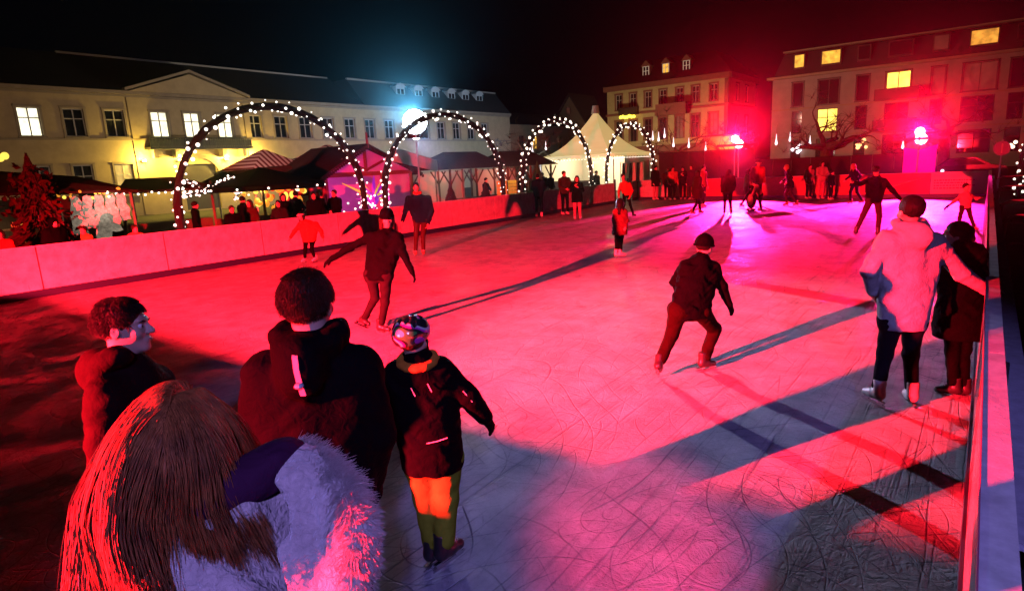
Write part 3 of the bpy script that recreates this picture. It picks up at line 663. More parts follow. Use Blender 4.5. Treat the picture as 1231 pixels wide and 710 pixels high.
# gabled house
F3 = Facade((-57.5, 92, 0), (1,0,0), (0,-1,0)); gh = empty('gabled_house', (-55, 92, 0)); tag(gh, 'small steep gabled house rising dark behind the white tent', 'building')
m = MB(); m.prism([F3.P(-3,0), F3.P(3.6,0), F3.P(3.6,8.5), F3.P(.6,13.2), F3.P(-3,8.5)], F3.N*-8); m.build('wall', noisecol('plaster_grey', (.20,.15,.10)), gh)
m = MB()
for a, b in (((-3.4,8.2),(.6,13.4)),((.6,13.4),(4.0,8.2))): m.prism([F3.P(a[0],a[1],.3), F3.P(b[0],b[1],.3), F3.P(b[0],b[1]+.35,.3), F3.P(a[0],a[1]+.35,.3)], F3.N*-8.6)
m.build('roof', ROOF, gh)
for (u,z) in ((-.1,10.3),(-.9,7.6),(1.4,7.6)):
    m = MB(); F3.box(m, u, u+.9, z, z+1.2, .004, .06); w_ = m.build('window', FRD, gh); m = MB(); F3.box(m, u+.1, u+.8, z+.1, z+1.1, .062, .075); m.build('pane', LITD, w_)
# --- middle villa
PV = noisecol('plaster_yellow', (.46,.37,.20)); TR = noisecol('sandstone_red', (.22,.08,.06))
vb = empty('villa', (-38, 88, 0)); tag(vb, 'two storey pale yellow villa with red sandstone trim, balcony and three small dormers', 'building')
F4 = Facade((-47.6, 88, 0), (1,0,0), (0,-1,0)); cu = [47.6-x for x in (45.6, 43.23, 40.81, 38.46, 35.94, 33.61, 31.02)]
h1 = [(c-.5, c+.5, 9.75, 12.0) for c in cu]; h2 = [(c-.55, c+.55, 5.0, 8.1) for c in cu]
m = MB(); F4.wall(m, 0, 18.6, -.05, 12.6, h1+h2); F5 = Facade((-29.0, 88, 0), (0,1,0), (1,0,0)); h3 = [(3.2,4.4,9.75,12.0),(7.6,8.8,9.75,12.0),(3.2,4.4,5.2,7.8),(7.6,8.8,5.2,7.8)]
F5.wall(m, 0, 12.5, -.05, 12.6, h3); m.build('wall', PV, vb)
for h in h1: F4.window(vb, h, GLASSD, FRW, (1,(.66,)), surround=TR, sw=.2)
for i, h in enumerate(h2): F4.window(vb, h, LITD if i in (4,6) else GLASSD, FRD, (1,(.7,)), surround=TR, sw=.25, sill=False)
for h in h3: F5.window(vb, h, GLASSD, FRD, (1,(.66,)), surround=TR, sw=.2)
m = MB(); F4.box(m, -.2, 18.7, 8.95, 9.25, -.01, .15); F4.box(m, -.4, 18.9, 12.6, 13.3, -.3, .5); F4.box(m, 18.1, 18.62, 0, 12.55, .004, .1); F4.box(m, 0, 18.6, .0, 4.2, .005, .12)
F5.box(m, 0.1, 12.6, 8.95, 9.25, -.01, .15); F5.box(m, -.3, 12.9, 12.6, 13.3, -.3, .5); m.build('cornice', TR, vb)
m = MB(); A_ = [(-48.2,87.4,13.3),(-28.4,87.4,13.3),(-28.4,101,13.3),(-48.2,101,13.3),(-44.5,91,16.8),(-32,91,16.8),(-32,97.5,16.8),(-44.5,97.5,16.8)]
m.add(A_, [(0,1,5,4),(1,2,6,5),(2,3,7,6),(3,0,4,7),(4,5,6,7)]); m.build('roof', ROOF, vb)
for k, x in enumerate((-41.4, -38.3, -35.2)):
    D = Facade((x, 88.6, 0), (1,0,0), (0,-1,0)); m = MB(); D.box(m, -.6, .6, 13.9, 15.7, -3, 0); m.prism([D.P(-.8,15.7,.1), D.P(.8,15.7,.1), D.P(0,16.5,.1)], D.N*-3); dm = m.build('dormer', TR, vb)
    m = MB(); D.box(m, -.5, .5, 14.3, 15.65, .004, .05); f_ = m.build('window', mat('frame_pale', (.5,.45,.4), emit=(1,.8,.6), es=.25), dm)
    m = MB()
    for u in (-.4,.06):
        for z in (14.4,15.02): D.box(m, u, u+.34, z, z+.55, .051, .058)
    m.build('pane', LITY if k == 1 else GLASSD, f_)
m = MB(); F4.box(m, 8.5, 13.2, 8.35, 8.9, .16, 1.5); F4.box(m, 8.6, 13.1, 8.9, 9.9, 1.38, 1.45)
for u in (8.6, 13.0): F4.box(m, u, u+.1, 8.9, 9.9, .2, 1.37)
m.build('balcony', TR, vb)
m = MB(); F4.box(m, 2.4, 5.4, 8.9, 10.0, .16, 1.0); m.build('balcony', mat('iron_black', (0,0,0)), vb)
m = MB()
for i in range(7): m.ball((-44.75+.36*i, 86.9, 8.62+.08*math.sin(i*2.)), .24, 8)
o = m.build('light_sign', mat('sign_yellow', (1,.8,.1), emit=(1,.72,.05), es=3.5), smooth=True); tag(o, 'small glowing yellow sign on the front of the villa', 'sign')
lamp('added_facade_light', 'SPOT', (-31, 35, 1.2), 5600, (1,.86,.66), .3, (-50, 37, 7.5), 120, .7)  # unseen spots added to brighten the town house front
lamp('added_facade_light', 'SPOT', (-30, 52, 1.2), 7000, (.68,.82,1), .3, (-50, 52, 7.5), 110, .7)
lamp('added_facade_light', 'SPOT', (-33, 15, 1.2), 1900, (1,.62,.36), .3, (-50, 16, 7.5), 120, .7)
lamp('added_roof_blue_light', 'SPOT', (-24, 28, 4.6), 9000, (.12,.5,1), .2, (-52, 52, 10.5), 62, .8)  # unseen blue spot added to tint the roof
lamp('villa_light', 'SPOT', (-38, 74, .8), 5200, (1,.72,.38), .3, (-38, 88, 9), 105, .6)
# --- apartment block right
PA = noisecol('plaster_pink', (.40,.33,.29), bump=.6, bscale=8); ab = empty('apartment_block', (-8, 75, 0)); tag(ab, 'four storey apartment block with dark mansard and scattered yellow windows', 'building')
F6 = Facade((-19.8, 75, 0), (1,0,0), (0,-1,0)); q6 = [19.8-x for x in (17.15, 14.11, 10.92, 7.8, 4.48, 1.25, -1.6, -4.6)]; wd = [.55, 1.0, .55, 1.05, .55, 1.3, .6, 1.2]
H6 = []
for row, (z0, z1) in enumerate(((7.05,9.6),(4.2,6.6),(1.3,3.5))):
    for c, w_ in zip(q6, wd): H6.append((c-w_, c+w_, z0, z1, row))
H6.append
m = MB(); F6.wall(m, 0, 27, -.05, 10.1, [h[:4] for h in H6]); m.add([F6.P(0,-.05), F6.P(0,10.1), F6.P(0,10.1,-12), F6.P(0,-.05,-12)], [(0,1,2,3)]); m.build('wall', PA, ab)
for i, h in enumerate(H6):
    row, k = h[4], i % 8; pn = GLASSD
    if (row, k) in ((0,3),(1,1)): pn = lit('window_glow_bright', (1,.75,.10), 1.9)
    elif (row, k) in ((0,4),(0,5)): pn = LITD
    F6.window(ab, h[:4], pn, FRD, (1 if wd[k] > .7 else 0, (.62,) if row else ()), surround=FRD if row == 0 else None, sw=.12, label='bright yellow window' if pn.name.endswith('bright') else None)
m = MB(); F6.box(m, -.5, 27.3, 10.1, 10.35, -.3, .6); F6.box(m, 0, 27, 6.75, 6.9, .003, .06); F6.box(m, 0, 27, 3.75, 3.9, .003, .06); m.build('cornice', noisecol('plaster_rim', (.4,.3,.2)), ab)
m = MB(); m.prism([F6.P(.1,10.36,.1), F6.P(.9,12.75,-.9), F6.P(.9,12.75,-8), F6.P(.1,10.36,-12)], F6.U*27); m.build('roof', ROOF, ab)
m = MB(); F6.box(m, .9, 28, 12.86, 13.0, -1.3, -.2); m.build('roof_edge', noisecol('plaster_rim', (0,0,0)), ab)
for k, (x, w_) in enumerate(((17.15,.45),(14.05,.85),(10.99,.5),(7.8,.95),(4.49,.55),(1.19,1.0),(-1.9,.6))):
    c = 19.8-x; m = MB(); F6.box(m, c-w_-.12, c+w_+.12, 11.0, 12.55, -1.2, -.02); dm = m.build('dormer', FRD, ab)
    m = MB(); F6.box(m, c-w_, c+w_, 11.18, 12.42, -.018, .0); m.build('pane', {0:LITY,1:LITY,5:lit('window_glow_amber', (1,.42,.05), .8, .6)}.get(k, LITD if k == 4 else GLASSD), dm)
for (k, z) in ((3, 6.95), (3, 3.95)):
    c = q6[k]; m = MB(); F6.box(m, c-1.9, c+1.9, z-.1, z+.08, .07, 1.2); F6.box(m, c-1.9, c+1.9, z+.08, z+1.0, 1.1, 1.18)
    for u in (-1.9, 1.82): F6.box(m, c+u, c+u+.08, z+.08, z+1.0, .07, 1.09)
    m.build('balcony', FRD, ab)
lamp('street_glow_light', 'SPOT', (-19.5, 60, 6.5), 2600, (1,.50,.34), .3, (-13, 75, 7.0), 110, .7)
# shop lights in the ground floor
for i, (x, z, c, lab) in enumerate(((-17.0,2.6,(1,.9,1),'cluster of white lights in the first ground floor window of the apartment block'),(-10.6,2.75,(1,.55,.2),'orange and white lights in the third ground floor window of the apartment block'))):
    d_ = empty('window_decoration', (x, 74.75, z)); tag(d_, lab, 'decoration lights')
    for k in range(7): m = MB(); m.ball((x+R_.uniform(-.5,.5), 74.75, z+R_.uniform(-.45,.35)), R_.uniform(.12,.22), 7); m.build('bulb', mat('deco_glow%d' % i, c, emit=c, es=2.2), d_, True)
# ------------------------------------------------------------ light arches behind the long barrier
BULB = mat('bulb_glow', (1,1,1), emit=(1,.93,.82), es=2.6); BULBF = mat('bulb_glow_far', (1,1,1), emit=(1,.9,.72), es=2.4)
GARL = mat('garland_dark', (.004,.007,.005), rough=.9, bump=.8, bscale=40)
bm_ = MB(); bm_.ball((0,0,0), .034, 6); _b = bm_.lbuild('bulb', BULB, None, True); BULBME = _b.data; bpy.data.objects.remove(_b)
bm_ = MB(); bm_.ball((0,0,0), .042, 6); _b = bm_.lbuild('bulb', BULBF, None, True); BULBFE = _b.data; bpy.data.objects.remove(_b)
def arch(x, ya, yb, top, label, nb=100, axis='y', me=None, thick=.105, extra=0, x2=None):
    root = empty('light_arch', (x, (ya+yb)/2, 0)); tag(root, label, 'light arch', 'fairy light arches beside the rink')
    c, hw = (ya+yb)/2, (yb-ya)/2; zs = 1.3; pts = []
    for z in np.linspace(0, zs, 5)[:-1]: pts.append((x, ya+.0, z))
    for a in np.linspace(math.pi, 0, 26): pts.append((x, c+hw*math.cos(a)*(1+.04*math.sin(a)), zs+(top-zs)*math.sin(a)))
    for z in np.linspace(zs, 0, 5)[1:]: pts.append((x, yb, z))
    if axis == 'x': pts = [(p[1], x, p[2]) for p in pts]; root.location = (c, x, 0)
    m = MB(); m.tube(pts, [thick*R_.uniform(.8,1.15) for _ in pts], 8)
    # bushy fir garland twigs wound round the frame
    P_ = [Vector(p) for p in pts]
    for k in range(520):
        t = R_.uniform(0, len(P_)-1.001); i = int(t); p = P_[i].lerp(P_[i+1], t-i)
        d = Vector((R_.gauss(0,1), R_.gauss(0,1), R_.gauss(0,1))).normalized()*R_.uniform(.08,.17); m.tube([p, p+d], [.012,.002], 3, cap=False)
    m.build('garland', GARL, root)
    st = MB(); off = Vector(root.location)
    for k in range(nb+extra):
        t = (k+R_.uniform(0,.9))/(nb+extra)*(len(P_)-1.001); i = int(t); p = P_[i].lerp(P_[i+1], t-i); a = k*2.4
        T_ = (P_[i+1]-P_[i]).normalized(); A_ = Vector((1,0,0)) if axis == 'y' else Vector((0,1,0)); B_ = T_.cross(A_)
        q = p+(A_*math.cos(a)+B_*math.sin(a))*R_.uniform(.11,.19)
        if k % (nb+extra) < nb or not extra:
            o = link('bulb', me or BULBME, root); o.location = q-off; s_ = R_.choice((.6,.8,1.,1.1,1.25,1.5)); o.scale = (s_,s_,s_)
        else: st.ball(q, R_.uniform(.018,.034), 5)
    if st.v: o = st.build('small_bulbs', BULB, root); o['kind'] = 'stuff'
    return root
AX = -16.35
arch(AX, 7.4, 13.4, 4.2, 'largest light arch, first beside the rink, with its left leg by the dark market stall', 100, extra=45)
arch(AX, 14.32, 20.9, 4.22, 'light arch around the bright white floodlight in front of the pink chalet', 100, extra=45)
arch(AX, 22.3, 28.4, 4.2, 'light arch on the left of the pointed white tent', 100, me=BULBFE, thick=.1, extra=20)
arch(AX, 30.0, 36.1, 4.2, 'light arch on the right of the pointed white tent', 100, me=BULBFE, thick=.1)
arch(31.0, 1.05, 6.5, 4.2, 'light arch cut by the right hand edge of the picture', 90, axis='x', me=BULBFE)
# low tangle of lights inside the first arch
root = empty('light_garland', (-20, 10, 0)); tag(root, 'tangled swirl of white fairy lights low inside the first arch', 'fairy lights')
pts = [(-20, 9.2,2.33),(-20,9.6,2.2),(-20,10.0,1.95),(-20,10.5,2.1),(-20,10.95,2.35),(-20,11.3,2.2),(-20,11.2,1.8),(-20,10.9,1.6)]; pts2 = [(-20,9.25,1.8),(-20,9.6,1.85),(-20,10.0,1.9),(-20,10.4,2.0),(-20,10.8,2.25)]
m = MB(); m.tube(pts, .03, 5); m.tube(pts2, .03, 5); m.build('cable', GARL, root)
for k in range(75):
    P_ = [Vector(p) for p in (pts if k % 3 else pts2)]; t = R_.uniform(0, len(P_)-1.001); i = int(t); p = P_[i].lerp(P_[i+1], t-i)
    o = link('bulb', BULBME, root); o.location = p+Vector((R_.uniform(-.1,.1), R_.uniform(-.08,.08), R_.uniform(-.09,.09)))-Vector(root.location)

# ------------------------------------------------------------ flood light posts
def glow_ball(name, loc, r, col, es): return mat(name, (1,1,1), emit=col, es=es)
def stage_lamp(pos, aim, label, col, post=True, r=.16, kind='flood_light'):
    t = empty(kind, (pos[0], pos[1], 0)); tag(t, label, 'floodlight'); p = Vector(pos); a = (Vector(aim)-p).normalized()
    back = p-a*.18
    if post:
        m = MB(); m.tube([(back.x, back.y, -.05), (back.x, back.y, p.z-.1)], .03, 8); m.build('pole', ALU, t)
    m = MB(); m.tube([back-a*.22, back], [r*.7, r*1.05], 14); m.build('housing', DARKM, t)
    m = MB(); m.tube([back+a*.002, back+a*.02], [r*.95, r*.9], 14); m.build('lens', col, t)
    return t
stage_lamp((-10.4,33.3,2.75), (-8,10,1.5), 'rear red floodlight on a pole behind the far barrier near the middle', mat('lens_red', (1,1,1), emit=(1,.5,.42), es=9), r=.24)
stage_lamp((-10.35,32.62,3.02), (0,0,4.4), 'added front head of the red floodlight behind the far barrier near the middle', mat('lens_red', (1,1,1)), r=.2)  # front head added so the glare shows past the beam shield
stage_lamp((-2.45,32.72,2.82), (0,0,4.4), 'added front head of the red floodlight before the magenta box', mat('lens_rose', (1,1,1), emit=(1,.5,.5), es=9), r=.2)  # likewise an added head in front of its shield
stage_lamp((-2.45,33.4,2.5), (-3,6,1.6), 'rear red floodlight standing on the magenta box behind the far barrier', mat('lens_rose', (1,1,1), emit=(1,.5,.5), es=9), post=False, r=.26)
for (x_, y_, z_, tg, zd) in ((-10.4,33.3,2.75,(-5,10),.105), (-2.45,33.4,2.55,(-3.2,10),.10)):
    m = MB(); d_ = Vector((tg[0]-x_, tg[1]-y_, 0)).normalized(); s_ = Vector((-d_.y, d_.x, 0)); c_ = Vector((x_, y_, 0))+d_*.62  # plates added to keep the red light off the near ice
    m.prism([c_-s_*1.0+Vector((0,0,z_-zd)), c_+s_*1.0+Vector((0,0,z_-zd)), c_+s_*1.0+Vector((0,0,z_+.02)), c_-s_*1.0+Vector((0,0,z_+.02))], d_*.012)
    o = m.build('added_beam_shield', DARKM); tag(o, 'added flat black beam shield of the red floodlight %s' % ('near the middle' if x_ < -5 else 'on the magenta box'), 'lamp shield')
stage_lamp((-18.45,18.05,4.15), (0,0,3.6), 'bluish white floodlight on a mast above the market', mat('lens_white', (1,1,1), emit=(.8,.95,1), es=14), r=.52)
t = stage_lamp((-19.0,18.62,3.6), (-3,6,1), 'added lower head of the white floodlight aimed down at the ice', mat('lens_white', (1,1,1)), r=.16)  # second head added so pool and glare can aim apart
m = MB(); V = []; n_ = 20
for i in range(n_+1):
    a = rad(-32-60+120*i/n_); V += [(-19+.5*math.cos(a), 18.62+.5*math.sin(a), 3.518), (-19+.5*math.cos(a), 18.62+.5*math.sin(a), 3.8)]
m.add(V+[(-19,18.62,3.8)], [(2*i,2*i+2,2*i+3,2*i+1) for i in range(n_)]+[(2*i+1,2*i+3,2*n_+2) for i in range(n_)]); m.build('added_visor', DARKM, t)  # curved shield added to stop the white light short of the near ice
t = stage_lamp((-5.6,-5.5,2.04), (-6,9,1.2), 'red floodlight on a stand outside the near barrier', mat('lens_red', (1,1,1)), r=.16)
m = MB(); V = []; n_ = 32
for i in range(n_+1):
    a = rad(90-95+190*i/n_); V += [(-5.6+.6*math.cos(a), -5.5+.6*math.sin(a), 2.01), (-5.6+.6*math.cos(a), -5.5+.6*math.sin(a), 2.5)]
for a0, a1 in ((64.3,56.5),):   # added side flap keeps the beam off the ice right of the couple
    m.prism([(-5.6+.61*math.cos(rad(a0)), -5.5+.61*math.sin(rad(a0)), 1.6), (-5.6+.61*math.cos(rad(a1)), -5.5+.61*math.sin(rad(a1)), 1.6), (-5.6+.61*math.cos(rad(a1)), -5.5+.61*math.sin(rad(a1)), 2.4), (-5.6+.61*math.cos(rad(a0)), -5.5+.61*math.sin(rad(a0)), 2.4)], (.005,.004,0))
m.build('added_side_flap', DARKM, t); m = MB(); m.add(V+[(-5.6,-5.5,2.5)], [(2*i,2*i+2,2*i+3,2*i+1) for i in range(n_)]+[(2*i+1,2*i+3,2*n_+2) for i in range(n_)]); m.build('added_visor', DARKM, t)  # unseen curved shield added to keep the red beam low
m = MB(); m.box((-3.05,33.45,-.05), (-1.85,34.1,2.03)); m.prism([(-3.08,33.42,2.035),(-2.45,33.42,2.035),(-3.08,33.42,2.16)], (0,.7,0)); m.prism([(-1.82,33.42,2.035),(-2.45,33.42,2.035),(-1.82,33.42,2.24)], (0,.7,0))
tag(m.build('lamp_box', mat('box_magenta', (.75,.02,.42), rough=.5, emit=(1,.0,.42), es=.55)), 'glowing magenta box carrying the red floodlight behind the far barrier', 'light box')

# ------------------------------------------------------------ market
ROOFM = cloth('roof_felt', (.045,.015,.012), rough=.8); PINKW = noisecol('boards_pale', (.55,.45,.50)); CANV = mat('canvas_white', (.62,.60,.56), rough=.8, bump=.1)
def stripes(name, c1, c2, scale, axis='Y'):
    if name in MATS: return MATS[name]
    m = mat(name, c1, rough=.8); nt = m.node_tree; b = nt.nodes['Principled BSDF']; wv = nt.nodes.new('ShaderNodeTexWave'); wv.bands_direction = axis; wv.inputs['Scale'].default_value = scale
    nt.links.new(nt.nodes['Texture Coordinate'].outputs['Object'], wv.inputs[0]); r = nt.nodes.new('ShaderNodeValToRGB'); r.color_ramp.interpolation = 'CONSTANT'
    r.color_ramp.elements[0].color = (*c1,1); r.color_ramp.elements[1].position = .5; r.color_ramp.elements[1].color = (*c2,1)
    nt.links.new(wv.outputs[0], r.inputs[0]); nt.links.new(r.outputs[0], b.inputs['Base Color']); return m
STR = stripes('canvas_striped', (.62,.58,.52), (.14,.02,.02), 1.15); STRC = stripes('curtain_striped', (.6,.5,.5), (.35,.03,.04), 2.2)
# pink chalet
t = empty('market_chalet', (-22, 18.6, 0)); tag(t, 'half timbered market chalet with magenta lit gable and scalloped roof edge', 'market hut')
F = Facade((-22.3, 0, 0), (0,1,0), (1,0,0)); y0, y1, yr, ze, zr = 16.25, 21.3, 18.5, 2.25, 3.42
m = MB(); m.prism([F.P(y0,-.05), F.P(y1,-.05), F.P(y1,ze), F.P(yr,zr-.08), F.P(y0,ze)], F.N*-3.2); m.build('wall', PINKW, t)
m = MB()
for (a, b) in (((y0-.45,ze-.22),(yr,zr)), ((yr,zr),(y1+.45,ze-.22))): m.prism([F.P(a[0],a[1],.35), F.P(b[0],b[1],.35), F.P(b[0],b[1]+.09,.35), F.P(a[0],a[1]+.09,.35)], F.N*-4.2)
for k in range(24):
    f_ = k/23; 
    for (a, b) in (((y0-.45,ze-.22),(yr,zr)), ((yr,zr),(y1+.45,ze-.22))):
        y = a[0]+(b[0]-a[0])*f_; z = a[1]+(b[1]-a[1])*f_; F.box(m, y-.06, y+.06, z-.13, z-.003, .32, .35)
m.build('roof', ROOFM, t)
m = MB()
for y in (y0+.05, yr+.9, y1-.1): F.box(m, y-.07, y+.07, 0, 2.1, .004, .07)
F.box(m, y0, y1, 2.1, 2.28, .004, .09); F.box(m, yr-.07, yr+.07, 2.29, 3.3, .004, .08)
m.tube([F.P(yr,2.35,.06), F.P(yr+1.3,2.85,.06)], .06, 4); m.tube([F.P(yr,2.35,.06), F.P(yr-1.3,2.85,.06)], .06, 4); m.tube([F.P(yr,3.3,.3), F.P(yr,4.0,.3)], [.07,.04], 6)
for y in (16.4,): 
    G = Facade((0, 16.25, 0), (-1,0,0), (0,-1,0))
    for u in (22.4, 23.4, 24.3, 25.4): G.box(m, u-.06, u+.06, 0, 2.2, .004, .07)
    G.box(m, 22.3, 25.5, 1.4, 1.5, .004, .06)
m.build('timber_frame', WOODR, t)
lamp('chalet_light', 'SPOT', (-18.6, 15.6, 1.3), 520, (1,.04,.55), .1, (-22.3, 18.9, 2.0), 75, .4)
# two dark roofed pavilions with braced posts
def pavilion(ya, yb, xr, label, hip=.9):
    t = empty('market_pavilion', (xr, (ya+yb)/2, 0)); tag(t, label, 'market pavilion', 'dark roofed pavilions'); x0, x1 = xr-1.9, xr+1.3
    m = MB(); e = 2.2; V = [(x1,ya-.4,e),(x1,yb+.4,e),(x0,yb+.4,e),(x0,ya-.4,e),(xr-.2,ya+hip,3.05),(xr-.2,yb-hip*.4,3.05)]
    m.add(V, [(0,1,5,4),(1,2,5),(2,3,4,5),(3,0,4),(3,2,1,0)]); m.build('roof', mat('roof_shingle', (.05,.025,.022), rough=.85, bump=.6, bscale=10, var=.3), t)
    for x in (x1-.3, x0+.3):
        for y in np.linspace(ya, yb, 3):
            m = MB(); m.tube([(x,y,-.05),(x,y,2.19)], .075, 4)
            for q in (-1,1): m.tube([(x,y,1.45),(x,y+.55*q,2.12)], .05, 4)
            m.build('post', WOODD, t)
    m = MB(); m.box((x1-.42,ya,.75), (x1-.22,yb,.82)); m.box((x1-.36,ya+.1,.4), (x1-.30,yb-.1,.47)); m.build('counter', WOODD, t)
    m = MB(); m.prism([(x0+.3,ya,.1),(x0+.3,yb,.1),(x0+.3,yb,2.1),(x0+.3,ya,2.1)], (-.05,0,0)); m.build('back_wall', mat('board_cream', (.5,.40,.34), rough=.8), t)
    lamp('pavilion_light', 'POINT', (xr-.3, (ya+yb)/2, 1.95), 60, (1,.72,.5), .12)
    return t
pavilion(21.8, 25.6, -21.2, 'open market pavilion with dark roof just right of the floodlight mast'); pv = pavilion(26.3, 30.4, -21.2, 'open market pavilion with dark roof and striped curtain nearer the white tent')
m = MB()
ys = np.linspace(25.9, 28.4, 60)
for i in range(59): m.add([(-20.35+.05*math.sin(i*.9), ys[i], .5),(-20.35+.05*math.sin((i+1)*.9), ys[i+1], .5),(-20.35+.05*math.sin((i+1)*.9), ys[i+1], 1.4),(-20.35+.05*math.sin(i*.9), ys[i], 1.4)], [(0,1,2,3)])
tag(m.build('striped_curtain', STRC), 'red and white striped curtain along the pavilion counter', 'curtain')
m = MB(); m.prism([(-19.2,16.9,2.72),(-19.2,19.9,2.15),(-19.2,19.9,2.6),(-19.2,17.6,3.15)], (-.05,.1,.02)); m.tube([(-19.22,17.0,0),(-19.22,17.0,2.7)], .03, 6); m.tube([(-19.22,19.8,0),(-19.22,19.8,2.3)], .03, 6)
tag(m.build('white_awning', CANV), 'tilted white awning sheet glaring under the floodlight', 'awning')
# striped pointed tents
def pyramid(cx, cy, hw, ze, zp, label, mt, glow=None, concave=0., name='striped_tent', post=.04):
    t = empty(name, (cx, cy, 0)); tag(t, label, 'tent'); m = MB(); n = 8; sides = [((-1,-1),(1,-1)),((1,-1),(1,1)),((1,1),(-1,1)),((-1,1),(-1,-1))]
    for a, b in sides:
        for i in range(n):
            f0, f1 = i/n, (i+1)/n; z0 = ze+(zp-ze)*(f0**(1+concave)); z1 = ze+(zp-ze)*(f1**(1+concave)); w0 = hw*(1-f0)+.05; w1 = hw*(1-f1)+.05
            m.add([(cx+a[0]*w0,cy+a[1]*w0,z0),(cx+b[0]*w0,cy+b[1]*w0,z0),(cx+b[0]*w1,cy+b[1]*w1,z1),(cx+a[0]*w1,cy+a[1]*w1,z1)], [(0,1,2,3)])
    m.build('canopy', mt, t)
    m = MB()
    for a, b in sides:
        k = 14
        for i in range(k):
            p = [(cx+(a[0]+(b[0]-a[0])*f)*hw*1.01, cy+(a[1]+(b[1]-a[1])*f)*hw*1.01) for f in (i/k, (i+.5)/k, (i+1)/k)]
            m.add([(*p[0],ze-.01),(*p[2],ze-.01),(*p[2],ze-.17),(*p[1],ze-.25),(*p[0],ze-.17)], [(0,1,2,3,4)])
    m.build('valance', mt, t)
    for a in ((-1,-1),(1,-1),(1,1),(-1,1)):
        m = MB(); m.tube([(cx+a[0]*hw*.98,cy+a[1]*hw*.98,-.05),(cx+a[0]*hw*.98,cy+a[1]*hw*.98,ze-.02)], post, 6); m.build('leg', ALU, t)
    return t
pyramid(-28.2, 17.2, 1.7, 2.55, 3.6, 'striped tent top on the left, close to the yellow lamps', STR)
pyramid(-27.2, 20.2, 1.9, 2.75, 3.75, 'striped tent top just left of the pink chalet ridge', STR)
m = MB(); m.prism([(-25.2,13.6,2.05),(-25.2,17.2,2.25),(-25.2,16.6,2.75),(-25.2,15.0,2.6)], (-3,0,0)); o = m.build('market_roof', ROOFM); tag(o, 'dark red felt roof between the striped tents and the chalet', 'stall roof')
# parasol stall with warm goods
t = empty('market_stall', (-20.2, 12.1, 0)); tag(t, 'market stall under a wide dark parasol roof with glowing orange goods', 'market stall')
m = MB(); m.lathe([(2.15,1.98),(2.05,2.03),(1.0,2.34),(.05,2.6)], (-20.2,12.1,0), 8); m.lathe([(2.15,1.98),(2.13,1.82)], (-20.2,12.1,0), 8); m.build('parasol', BLACK, t)
m = MB(); m.tube([(-20.2,12.1,0),(-20.2,12.1,2.5)], .05, 8); m.build('pole', WOODD, t)
for a in range(0): pass
m = MB(); m.box((-20.9,10.6,.1),(-20.1,13.9,.95)); m.build('counter', WOODD, t)
GOODS = [mat('goods_orange', (.6,.2,.03), emit=(1,.35,.03), es=.9), mat('goods_yellow', (.7,.5,.05), emit=(1,.75,.1), es=1.3), mat('goods_white', (.8,.8,.7), emit=(1,.9,.6), es=1.6), mat('goods_red', (.5,.04,.02), emit=(1,.1,.02), es=.5)]
def balls(n, fn, name, label, cat, group=None, parent=None, mats=None):
    for i in range(n):
        c, r, k, sz = fn(i); m = MB(); m.ball(c, r, 7, 0, sz); o = m.build(name, (mats or GOODS)[k], parent, True)
        if parent is None: tag(o, label if isinstance(label, str) else label[i], cat, group)
balls(40, lambda i: ((-20.3+R_.uniform(-.2,.2), 11.2+R_.random()*2.6, 1.15+R_.random()*.75), R_.uniform(.04,.12), R_.choice((0,0,1,1,2,3)), R_.uniform(.8,1.6)), 'glowing_ornament', 'small glowing ornament hanging under the dark parasol roof', 'ornament', 'glowing ornaments under the parasol roof')
lamp('stall_light', 'POINT', (-20.3, 12.0, 1.78), 45, (1,.55,.15), .1)
for i in range(14):
    o = link('bulb', BULBME, t); a = i/14*6.283; o.location = Vector((2.12*math.cos(a), 2.12*math.sin(a), 1.9))
# left stall with hanging silver goods and lit shelf
t = empty('market_stall', (-19.2, 5.6, 0)); tag(t, 'dark stall at the left edge with hanging silver fleeces and lit shelf', 'market stall')
m = MB(); m.prism([(-18.3,3.0,2.15),(-18.3,7.3,2.02),(-19.6,6.4,2.45),(-19.6,3.0,2.85)], (0,0,.06)); m.prism([(-19.6,3.0,2.85),(-19.6,6.4,2.45),(-21,7.3,2.0),(-21,3.0,2.2)], (0,0,.06)); m.build('roof', cloth('roof_wine', (.03,.008,.008)), t)
for y in (3.1, 5.5, 7.2): m = MB(); m.tube([(-18.5,y,0),(-18.5,y,2.02)], .05, 4); m.build('post', WOODD, t)
m = MB(); m.box((-19.3,3.0,.75),(-18.6,5.35,.85)); m.box((-19.3,3.0,1.25),(-19.0,5.35,1.29)); m.build('shelf', WOODD, t)
m = MB(); m.box((-21,3,0),(-20.9,7.2,1.98)); m.build('back_wall', WOODD, t)
balls(34, lambda i: ((-19.1+R_.uniform(-.15,.15), R_.uniform(3.1,5.2), R_.choice((.93,1.38))), R_.uniform(.03,.085), R_.choice((0,1,2,2,3)), R_.uniform(1,2.2)), 'candle_jar', 'small candle coloured jar on the lit shelf at the left edge', 'jar', 'jars on the lit shelf')
SIL = mat('fleece_silver', (.38,.36,.34), rough=.55, bump=.9, bscale=18, var=.45, vscale=12)
for k in range(5):
    y = 5.85+.27*k; m = MB(); N_ = (9,7,10,8,6)[k]; V = []
    for i in range(N_):
        for j in range(5):
            V.append((-18.5+.05*math.sin(i*1.3+k)+.03*j*(i % 2), y+(j-2)*(.045+.006*i)+.01*math.sin(i*1.7+k*2), 2.0-.14*i-.02*math.sin(j*2+k)))
    m.add(V, [(i*5+j, i*5+j+1, (i+1)*5+j+1, (i+1)*5+j) for i in range(N_-1) for j in range(4)]); m.build('hanging_fleece', SIL, t, True)
